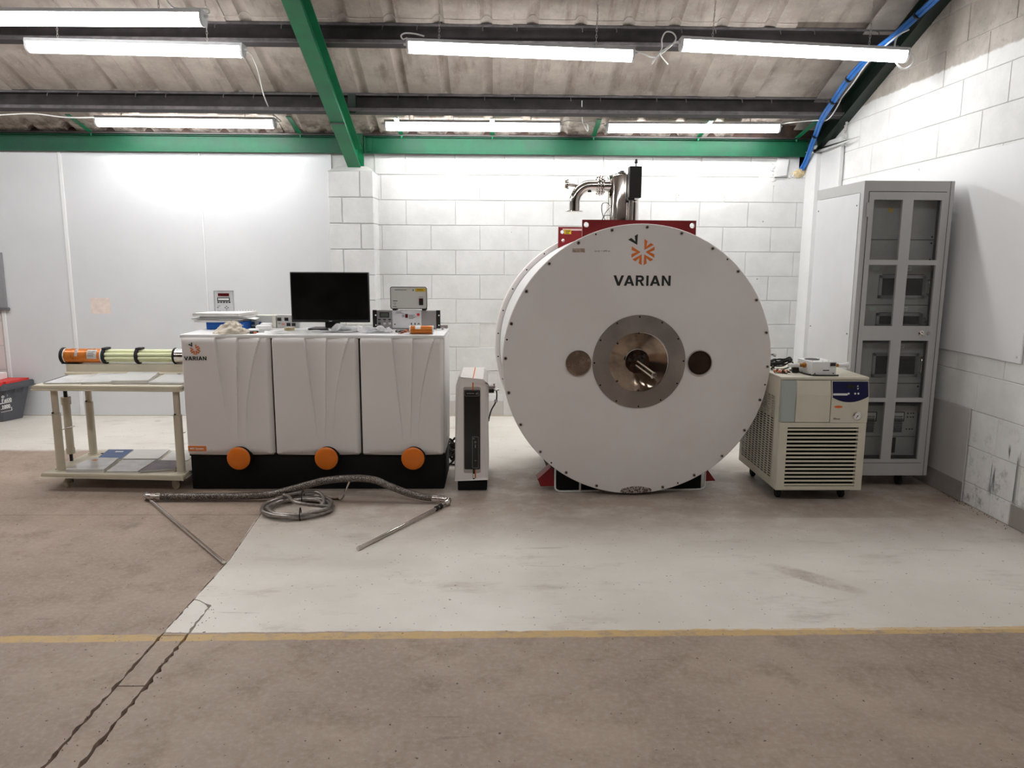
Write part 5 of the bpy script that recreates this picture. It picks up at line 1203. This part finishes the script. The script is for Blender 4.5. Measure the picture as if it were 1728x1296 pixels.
b = B(); box(b, -1.655, -1.545, 5.187, 5.191, ZT+.012, ZT+.080); obj('fascia', b, M['panel_g'], bi, 0)
b = B(); box(b, -1.685, -1.663, 5.186, 5.191, ZT+.022, ZT+.042); box(b, -1.635, -1.617, 5.185, 5.188, ZT+.020, ZT+.042); obj('blue_window', b, M['folder'], bi, 0)
b = B(); box(b, -1.69, -1.62, 5.185, 5.19, ZT+.0005, ZT+.008); obj('foot_strip', b, M['black'], bi, 0)
ps = thing('meter_instrument', 'pale instrument with four dark square windows left of the monitor', 'instrument', (-1.44, 5.19, ZT))
b = B(); box(b, -1.515, -1.36, 5.195, 5.243, ZT, ZT+.090, .003, 1); obj('case', b, M['panel_g'], ps)
for x, z in ((-1.497, .058), (-1.448, .058), (-1.435, .022), (-1.40, .022)):
    b = B(); box(b, x-.013, x+.013, 5.192, 5.196, ZT+z-.010, ZT+z+.012); obj('window', b, M['lcd'], ps, 0)
b = B(); box(b, -1.482, -1.462, 5.193, 5.196, ZT+.020, ZT+.032); obj('red_sticker', b, mat('salmon_sticker', (206, 130, 118), .5), ps, 0)
b = B(); box(b, -1.505, -1.489, 5.193, 5.196, ZT+.026, ZT+.034); obj('green_sticker', b, mat('sage_sticker', (130, 150, 130), .5), ps, 0)
# small clutter along the lid
b = B(); box(b, -1.602, -1.505, 5.00, 5.06, ZT, ZT+.034, .010, 3); box(b, -1.580, -1.51, 5.03, 5.09, ZT+.028, ZT+.044, .008, 2); solo('adapter_block', b, M['shell_w'], 'white plastic adapter block in front of the cream instrument', 'adapter')
b = B(); box(b, -1.62, -1.56, 4.86, 4.95, ZT, ZT+.018, .004, 1); solo('small_carton', b, M['paper'], 'small white carton between cloth bag and adapter block', 'carton')
for (xa, ya, xb, yb, m_, lb) in ((-1.585, 4.83, -1.50, 4.86, 'black', 'black marker pen lying right of the cloth bag'), (-1.565, 4.775, -1.525, 4.78, 'logo_o', 'short orange capped pen near lid front edge')):
    t = thing('pen', lb, 'pen', ((xa+xb)/2, (ya+yb)/2, ZT)); b = B(); cyl(b, (xa, ya, ZT+.0068), (xa+(xb-xa)*.6, ya+(yb-ya)*.6, ZT+.0068), .0065, n=12); obj('barrel', b, M['black'], t)
    b = B(); cyl(b, (xa+(xb-xa)*.6, ya+(yb-ya)*.6, ZT+.0068), (xb, yb, ZT+.0068), .0055, n=12); obj('cap', b, M[m_ if m_ == 'logo_o' else 'panel_g'], t)
t = thing('tape_roll', 'small roll of brown tape lying in front of the meter instrument', 'tape', (-1.385, 5.03, ZT)); b = B()
n = 32; L = [ring_verts(b, (-1.385, 5.03, ZT+zz), (0, 0, 1), r, n) for r, zz in ((.034, .0), (.034, .019), (.024, .019), (.024, .0))]
for i in range(4): bridge(b, L[i], L[(i+1) % 4])
obj('tape', b, mat('brown_tape', (190, 172, 132), .3, var=.05), t)
b = B(); L = [ring_verts(b, (-1.385, 5.03, ZT+zz), (0, 0, 1), r, n) for r, zz in ((.0241, .0005), (.0241, .0195), (.0215, .0195), (.0215, .0005))]
for i in range(4): bridge(b, L[i], L[(i+1) % 4])
obj('core', b, M['paper'], t)
def sheet(name, label, P, z, m, amp=.004, seed=1, cat='papers', nx=14, ny=10, th=.0008):
    b = B(); G = []
    for j in range(ny+1):
        row = []
        for i in range(nx+1):
            u, v = i/nx, j/ny; x = (P[0][0]*(1-u)+P[3][0]*u)*(1-v)+(P[1][0]*(1-u)+P[2][0]*u)*v; y = (P[0][1]*(1-u)+P[3][1]*u)*(1-v)+(P[1][1]*(1-u)+P[2][1]*u)*v
            row.append(b.verts.new((x, y, z+amp*max(0, mn.noise(Vector((u*3+seed, v*3, seed)))+.25))))
        G.append(row)
    for j in range(ny):
        for i in range(nx): b.faces.new((G[j][i], G[j][i+1], G[j+1][i+1], G[j+1][i]))
    bmesh.ops.solidify(b, geom=b.faces[:], thickness=th)
    return solo(name, b, m, label, cat, smooth=40)
sheet('paper_sheet', 'large flat paper with grey edge lying in front of monitor', [(-1.47, 4.86), (-1.42, 5.02), (-1.18, 5.02), (-1.22, 4.86)], ZT+.001, M['paper'], .004, 1)
sheet('paper_sheet', 'grey printed sheets below right half of the monitor', [(-1.20, 4.85), (-1.14, 4.98), (-.90, 4.98), (-.92, 4.85)], ZT+.002, M['paper_g'], .010, 2)
sheet('plastic_bag', 'crumpled clear plastic bag below the right corner of monitor', [(-1.10, 4.90), (-1.06, 5.02), (-.90, 5.02), (-.88, 4.90)], ZT+.008, M['film'], .05, 5, 'bag', 26, 20)
sheet('bubble_wrap', 'crumpled white tissue sheet in front of rack controller', [(-.90, 4.83), (-.88, 5.02), (-.72, 5.0), (-.67, 4.83)], ZT+.003, mat('white_tissue', (232, 232, 234), .5, var=.05, vs=30), .055, 8, 'tissue', 26, 20)
sheet('paper_sheet', 'white sheet lying near lid front between cloth bag and monitor', [(-1.46, 4.755), (-1.42, 4.83), (-1.10, 4.83), (-1.12, 4.755)], ZT+.001, M['paper'], .004, 3)
t = thing('test_leads', 'black clip leads lying in front of the rack controller', 'leads', (-.66, 4.92, ZT)); b = B()
box(b, -.665, -.60, 4.90, 4.94, ZT, ZT+.014, .003, 1); tube(b, [(-.62, 4.93, ZT+.01), (-.58, 4.96, ZT+.012), (-.54, 4.93, ZT+.008), (-.50, 4.96, ZT+.006)], .004, 6); obj('clip', b, M['rubber'], t)
b = B(); cyl(b, (-.655, 4.899, ZT+.008), (-.635, 4.90, ZT+.012), .004, n=8); cyl(b, (-.63, 4.895, ZT+.008), (-.61, 4.905, ZT+.008), .003, n=8); obj('clip_jaw', b, M['steel'], t)

# ------------------------------------------------------------------ crate and dark edge at the left border
cr = thing('storage_crate', 'dark grey plastic crate with red lid at left edge by the boards', 'crate', (-4.72, 6.80, 0))
b = B(); P0 = [(-5.02, 6.60), (-4.50, 6.76), (-4.42, 6.98), (-4.96, 6.98)]; P1 = [(-5.05, 6.55), (-4.43, 6.72), (-4.36, 7.03), (-5.0, 7.03)]
A = [b.verts.new((x, y, .003)) for x, y in P0]; C = [b.verts.new((x, y, .32)) for x, y in P1]; bridge(b, A, C); cap(b, A); cap(b, C); bmesh.ops.bevel(b, geom=[e for e in b.edges if abs(e.verts[0].co.z-e.verts[1].co.z) > .1], offset=.02, segments=3, affect='EDGES'); obj('tub', b, M['crate'], cr)
b = B(); P2 = [(-5.07, 6.53), (-4.41, 6.70), (-4.335, 7.045), (-5.02, 7.045)]; prism(b, [(x, y, .30) for x, y in P2], (0, 0, .055)); bmesh.ops.bevel(b, geom=b.edges[:], offset=.008, segments=2, affect='EDGES'); obj('rim', b, M['crate'], cr)
b = B(); P3 = [(-5.05, 6.56), (-4.44, 6.72), (-4.37, 7.02), (-5.0, 7.02)]; prism(b, [(x, y, .350) for x, y in P3], (0, 0, .022))
d = Vector((.66, .17, 0)).normalized()
for s in (.12, .40, .58):
    q = Vector((-5.07, 6.53, .352))+d*s; prism(b, [q+Vector((0, -.004, -.008)), q+d*.09+Vector((0, -.004, -.008)), q+d*.09+Vector((0, .03, -.008)), q+Vector((0, .03, -.008))], (0, 0, .03))
q = Vector((-4.41, 6.75, .352)); prism(b, [q, q+Vector((.035, .15, 0)), q+Vector((.005, .15, 0)), q+Vector((-.03, 0, 0))], (0, 0, .022)); obj('lid', b, M['crate_red'], cr, 20)
for k in range(3): b = B(); q = Vector((-4.415+.02*k, 6.715+.09*k, .23)); prism(b, [q, q+Vector((.016, .004, 0)), q+Vector((.016, .02, .075)), q+Vector((0, .02, .075))], (0, .008, 0)); obj('rib', b, M['crate'], cr)
def side_pt(t, f): return Vector((-4.50, 6.76, .003)).lerp(Vector((-4.42, 6.98, .003)), t).lerp(Vector((-4.43, 6.72, .32)).lerp(Vector((-4.36, 7.03, .32)), t), f)
fx = (side_pt(1, .6)-side_pt(0, .6)).normalized()
Mt = Matrix(((fx.x, -fx.y, 0, 0), (fx.y, fx.x, 0, 0), (0, 0, 1, 0), (0, 0, 0, 1)))
out = Vector((fx.y, -fx.x, 0))
for s_t, h_, t_e, z_ in (('ow', .036, .20, .226), ('rate', .046, .36, .186), ('1000', .032, .33, .126)):
    text(s_t, h_, side_pt(t_e, z_/.32)+out*.004, cr, 'printed_lettering', M['paper'], .001, .0012, 'RIGHT', Mt)
b = B(); p, q = side_pt(-.1, .545)+out*.002, side_pt(.36, .545)+out*.002; prism(b, [p, q, q+Vector((0, 0, .006)), p+Vector((0, 0, .006))], out*.003); p, q = side_pt(-.02, .33)+out*.002, side_pt(.38, .33)+out*.002
for z_ in (-.012, .014): prism(b, [p+Vector((0, 0, z_)), q+Vector((0, 0, z_)), q+Vector((0, 0, z_+.003)), p+Vector((0, 0, z_+.003))], out*.003)
prism(b, [q+Vector((0, 0, -.012)), q+fx*.006+Vector((0, 0, -.012)), q+fx*.006+Vector((0, 0, .017)), q+Vector((0, 0, .017))], out*.003)
obj('printed_rule', b, M['paper'], cr, 0)
b = B(); box(b, -5.0, -4.54, 6.86, 6.98, .373, .43, .003, 1); solo('paper_bundle', b, M['paper'], 'white paper bundle lying on the red crate lid', 'papers')
nb = thing('notice_board', 'dark grey board edge on wall at the left border', 'board', (-4.8, 7.06, 1.0)); b = B(); box(b, -5.1, -4.525, 7.04, 7.065, 1.02, 1.52, .002, 1); obj('board', b, mat('slate_board', (140, 140, 144), .6, var=.05), nb); b = B(); box(b, -5.1, -4.505, 7.02, 7.066, .995, 1.02, .004, 1); obj('ledge', b, mat('slate_ledge', (100, 100, 104), .5), nb)

# ------------------------------------------------------------------ transfer line and hose coil on the floor
tl = thing('transfer_line', 'braided steel transfer line with two elbow ends and rods on floor', 'hose', (-1.24, 4.5, 0))
HP = [(-2.10, 4.50, .030), (-1.95, 4.50, .031), (-1.75, 4.50, .031), (-1.55, 4.50, .033), (-1.40, 4.50, .044), (-1.25, 4.50, .082), (-1.08, 4.50, .128), (-.90, 4.49, .150), (-.76, 4.49, .140), (-.66, 4.48, .102), (-.56, 4.475, .064), (-.46, 4.465, .041), (-.375, 4.455, .032)]
HP = [Vector(q) for q in HP]
HP = spline(HP, 8); RH = .021
b = B(); tube(b, HP, lambda s: RH, 18, 0); obj('braided_hose', b, M['braid'], tl)
b = B()
dense = spline(HP, 3); S = 26                        # raised braid strands wound both ways
for sgn in (1, -1):
    for k in range(8):
        pts = []; u = None
        for i, q in enumerate(dense):
            d = (dense[min(i+1, len(dense)-1)]-dense[max(i-1, 0)]).normalized(); u = Vector((0, 1, 0)); u = (u-d*u.dot(d)).normalized(); v = d.cross(u)
            a = sgn*i*.42+2*PI*k/8; pts.append(q+u*(RH+.0006)*math.cos(a)+v*(RH+.0006)*math.sin(a))
        tube(b, pts, .0009, 3, 0)
obj('braid_strand', b, M['hose'], tl, kind='stuff')
b = B(); q = HP[0]; tube(b, [(-2.095, 4.50, .030), (-2.13, 4.50, .031), (-2.158, 4.505, .031), (-2.172, 4.522, .030), (-2.176, 4.548, .026)], .019, 16, 6); rcyl(b, (-2.10, 4.50, .030), (-2.07, 4.50, .030), .0235, .002, 20); rcyl(b, (-2.13, 4.50, .030), (-2.122, 4.50, .030), .0215, .002, 20); obj('elbow', b, M['chrome'], tl)
b = B(); tube(b, [(-2.172, 4.520, .030), (-2.165, 4.50, .022), (-2.155, 4.49, .014)], .012, 12, 3); cyl(b, (-2.166, 4.528, .0125), (-1.350, 3.535, .0095), .0095, .0090, n=14); rcyl(b, (-1.356, 3.543, .0095), (-1.340, 3.523, .0095), .0105, .001, 14); obj('rod', b, M['chrome'], tl)
b = B(); tube(b, [(-.378, 4.455, .032), (-.345, 4.452, .031), (-.315, 4.447, .030), (-.298, 4.433, .028), (-.300, 4.412, .024), (-.318, 4.395, .020)], .019, 16, 6); rcyl(b, (-.40, 4.457, .033), (-.37, 4.455, .032), .0235, .002, 20); rcyl(b, (-.353, 4.453, .032), (-.345, 4.452, .032), .0215, .002, 20); obj('elbow', b, M['chrome'], tl)
b = B(); cyl(b, (-.312, 4.400, .017), (-.710, 3.705, .0105), .010, .0095, n=14); rcyl(b, (-.702, 3.718, .0105), (-.716, 3.694, .0105), .0115, .001, 14); obj('rod', b, M['chrome'], tl)
b = B()
for f in (.06, .11): q = Vector((-.312, 4.400, .017)).lerp(Vector((-.710, 3.705, .0105)), f); d = Vector((-.398, -.695, -.006)).normalized(); lathe(b, q, d, [(0, .015), (.018, .015)], 14)
obj('rod_collar', b, M['rubber'], tl)
b = B(); tube(b, [(-.905, 4.488, .140), (-.93, 4.490, .08), (-.945, 4.492, .035), (-.965, 4.497, .012), (-1.0, 4.51, .007), (-1.04, 4.525, .007)], .0055, 10, 4); obj('pump_stub', b, M['chrome'], tl)
hc = thing('steel_hose_coil', 'coiled grey steel hose tied in a flat bundle on the floor', 'hose', (-1.18, 4.38, 0))
rr = random.Random(31); b = B(); pts = []
cxh, cyh = -1.185, 4.315
for i in range(64):
    a = 2*PI*i/15+.4; k = i/63; r1, r2 = .172+.028*math.sin(a*.37)+.02*rr.random(), .155+.02*math.cos(a*.29)+.012*rr.random()
    pts.append((cxh+r1*math.cos(a), cyh+r2*math.sin(a), .012+.032*abs(math.sin(k*PI*2.2))*k+.010*rr.random()))
tube(b, pts, .0105, 10, 5)
tube(b, [(-1.30, 4.440, 0.060), (-1.26, 4.400, 0.061), (-1.20, 4.300, 0.063), (-1.12, 4.270, 0.056), (-1.05, 4.285, 0.043), (-.995, 4.330, 0.025), (-.985, 4.360, 0.017), (-1.02, 4.390, 0.021)], .0105, 10, 6)
tube(b, [(-1.30, 4.450, 0.051), (-1.22, 4.480, 0.060), (-1.13, 4.490, 0.064), (-1.07, 4.440, 0.060), (-1.04, 4.360, 0.043), (-1.05, 4.310, 0.034)], .0105, 10, 6)
obj('hose', b, M['hose'], hc)
b = B(); cyl(b, (-1.10, 4.46, .03), (-1.06, 4.525, .012), .009, n=12); cyl(b, (-1.06, 4.525, .012), (-1.03, 4.53, .008), .012, n=6); cyl(b, (-1.03, 4.53, .008), (-.99, 4.535, .008), .006, n=10); obj('end_fitting', b, M['chrome'], hc)
b = B()
for q, d in (((-1.13, 4.165, .030), (1, .12, 0)), ((-1.19, 4.46, .04), (1, .0, 0))):
    d = Vector(d).normalized(); u = Vector((0, 0, 1)); v = d.cross(u); tube(b, [Vector(q)+u*.040*math.sin(a)+v*.032*math.cos(a) for a in [2*PI*i/14 for i in range(15)]], .0035, 6, 0)
obj('hose_tie', b, M['rubber'], hc)

# ------------------------------------------------------------------ on the chiller
ZC = .7915
wx = thing('flow_block', 'white box with two brass hose fittings standing on the chiller', 'flow meter', (1.988, 4.60, ZC), math.radians(6), local=True)
b = B(); box(b, -.078, .078, -.085, .10, .004, .086, .003, 2); obj('case', b, M['shell_w'], wx)
b = B(); box(b, .038, .072, -.0862, -.085, .058, .078); dw = obj('display_window', b, M['lcd'], wx, 0)
b = B(); frame(b, .034, .076, .050, .082, -.085, .003, .0014); obj('display_frame', b, M['panel_g'], dw, 0)
b = B(); box(b, -.008, .032, -.0862, -.085, .030, .036); cyl(b, (-.06, -.085, .014), (-.06, -.0865, .014), .004, n=8); cyl(b, (.06, -.085, .014), (.06, -.0865, .014), .004, n=8); obj('slot', b, M['hole'], wx, 0)
b = B(); lathe(b, (-.02, .03, .0858), (0, 0, 1), [(0, .045), (.003, .045), (.003, .033), (.001, .033)], 24); obj('top_port', b, M['black'], wx)
b = B()
for x, y in ((.05, -.04), (.05, .07), (-.065, -.06), (.0, -.06)): cyl(b, (x, y, .0855), (x, y, .088), .004, n=8)
obj('screw_head', b, M['steel'], wx, kind='stuff')
for s, y in ((-1, .0), (1, -.03)):
    b = B(); cyl(b, (s*.076, y, .055), (s*.092, y, .055), .016, n=6); cyl(b, (s*.09, y, .055), (s*.125, y, .055), .011, n=14); fi = obj('brass_fitting', b, M['brass'], wx)
    b = B(); lathe(b, (s*.12, y, .055), (s, 0, 0), [(0, .012), (.02, .013), (.022, .011), (.04, .012), (.055, .014), (.058, .020 if s > 0 else .013), (.068, .020 if s > 0 else .012)], 16); obj('hose_tail', b, M['panel_w'], fi)
b = B()
for x in (-.06, .06): cyl(b, (x, -.06, 0), (x, -.06, .005), .010, n=10); cyl(b, (x, .07, 0), (x, .07, .005), .010, n=10)
obj('rubber_foot', b, M['rubber'], wx)
b = B(); rr = random.Random(9)
cc = Vector((1.825, 4.76, ZC+.035))
pts = []
for i in range(70):
    a = 2*PI*i/12; k = i/70; pts.append(cc+Vector((.068*math.cos(a)*(1+.15*math.sin(i)), .05*math.sin(a)+.01*rr.random(), max(-.0295, -.028+.050*abs(math.sin(a*.13+k*3))+.016*rr.random()+.012*math.cos(a)))))
tube(b, pts, .0045, 6, 3)
tube(b, [(1.865, 4.72, ZC+.005), (1.895, 4.66, ZC+.005), (1.90, 4.57, ZC+.005), (1.93, 4.505, ZC+.005), (2.02, 4.492, ZC+.0052), (2.08, 4.50, ZC+.005)], .0045, 6)
tube(b, [(1.77, 4.79, ZC+.05), (1.74, 4.78, ZC+.07), (1.745, 4.77, ZC+.095), (1.77, 4.76, ZC+.10)], .003, 6)
cb = solo('sensor_lead', b, M['rubber'], 'coiled black sensor lead with white connector on the chiller top', 'cable')
b = B(); rcyl(b, (1.845, 4.635, ZC+.021), (1.885, 4.63, ZC+.021), .020, .004, 20); obj('plug', b, M['black'], cb)
b = B(); cyl(b, (1.735, 4.77, ZC+.094), (1.755, 4.765, ZC+.098), .009, n=12); cyl(b, (1.768, 4.76, ZC+.098), (1.785, 4.76, ZC+.092), .010, n=12); obj('connector', b, M['panel_g'], cb)
st = thing('spotted_handle', 'stubby orange and black spotted stick left of the black lead', 'handle', (1.77, 4.61, ZC))
t_ = NT('spotted_grip'); v = t_.n.new('ShaderNodeTexVoronoi'); v.inputs['Scale'].default_value = 95; t_.link(t_.pos()[0], v.inputs['Vector']); s_x = t_.n.new('ShaderNodeSeparateColor'); t_.link(v.outputs['Color'], s_x.inputs[0])
spot = t_.std(t_.mix(t_.ramp(s_x.outputs[0], .45, .5), lin((40, 26, 22)), t_.mix(t_.ramp(s_x.outputs[1], .4, .45), lin((224, 110, 60)), lin((236, 214, 196)))), .4)
b = B(); rcyl(b, (1.735, 4.64, ZC+.0135), (1.80, 4.585, ZC+.0135), .013, .003, 16); obj('grip', b, spot, st)
b = B(); cyl(b, (1.80, 4.585, ZC+.0135), (1.812, 4.575, ZC+.012), .005, n=10); obj('stem', b, M['rubber'], st)
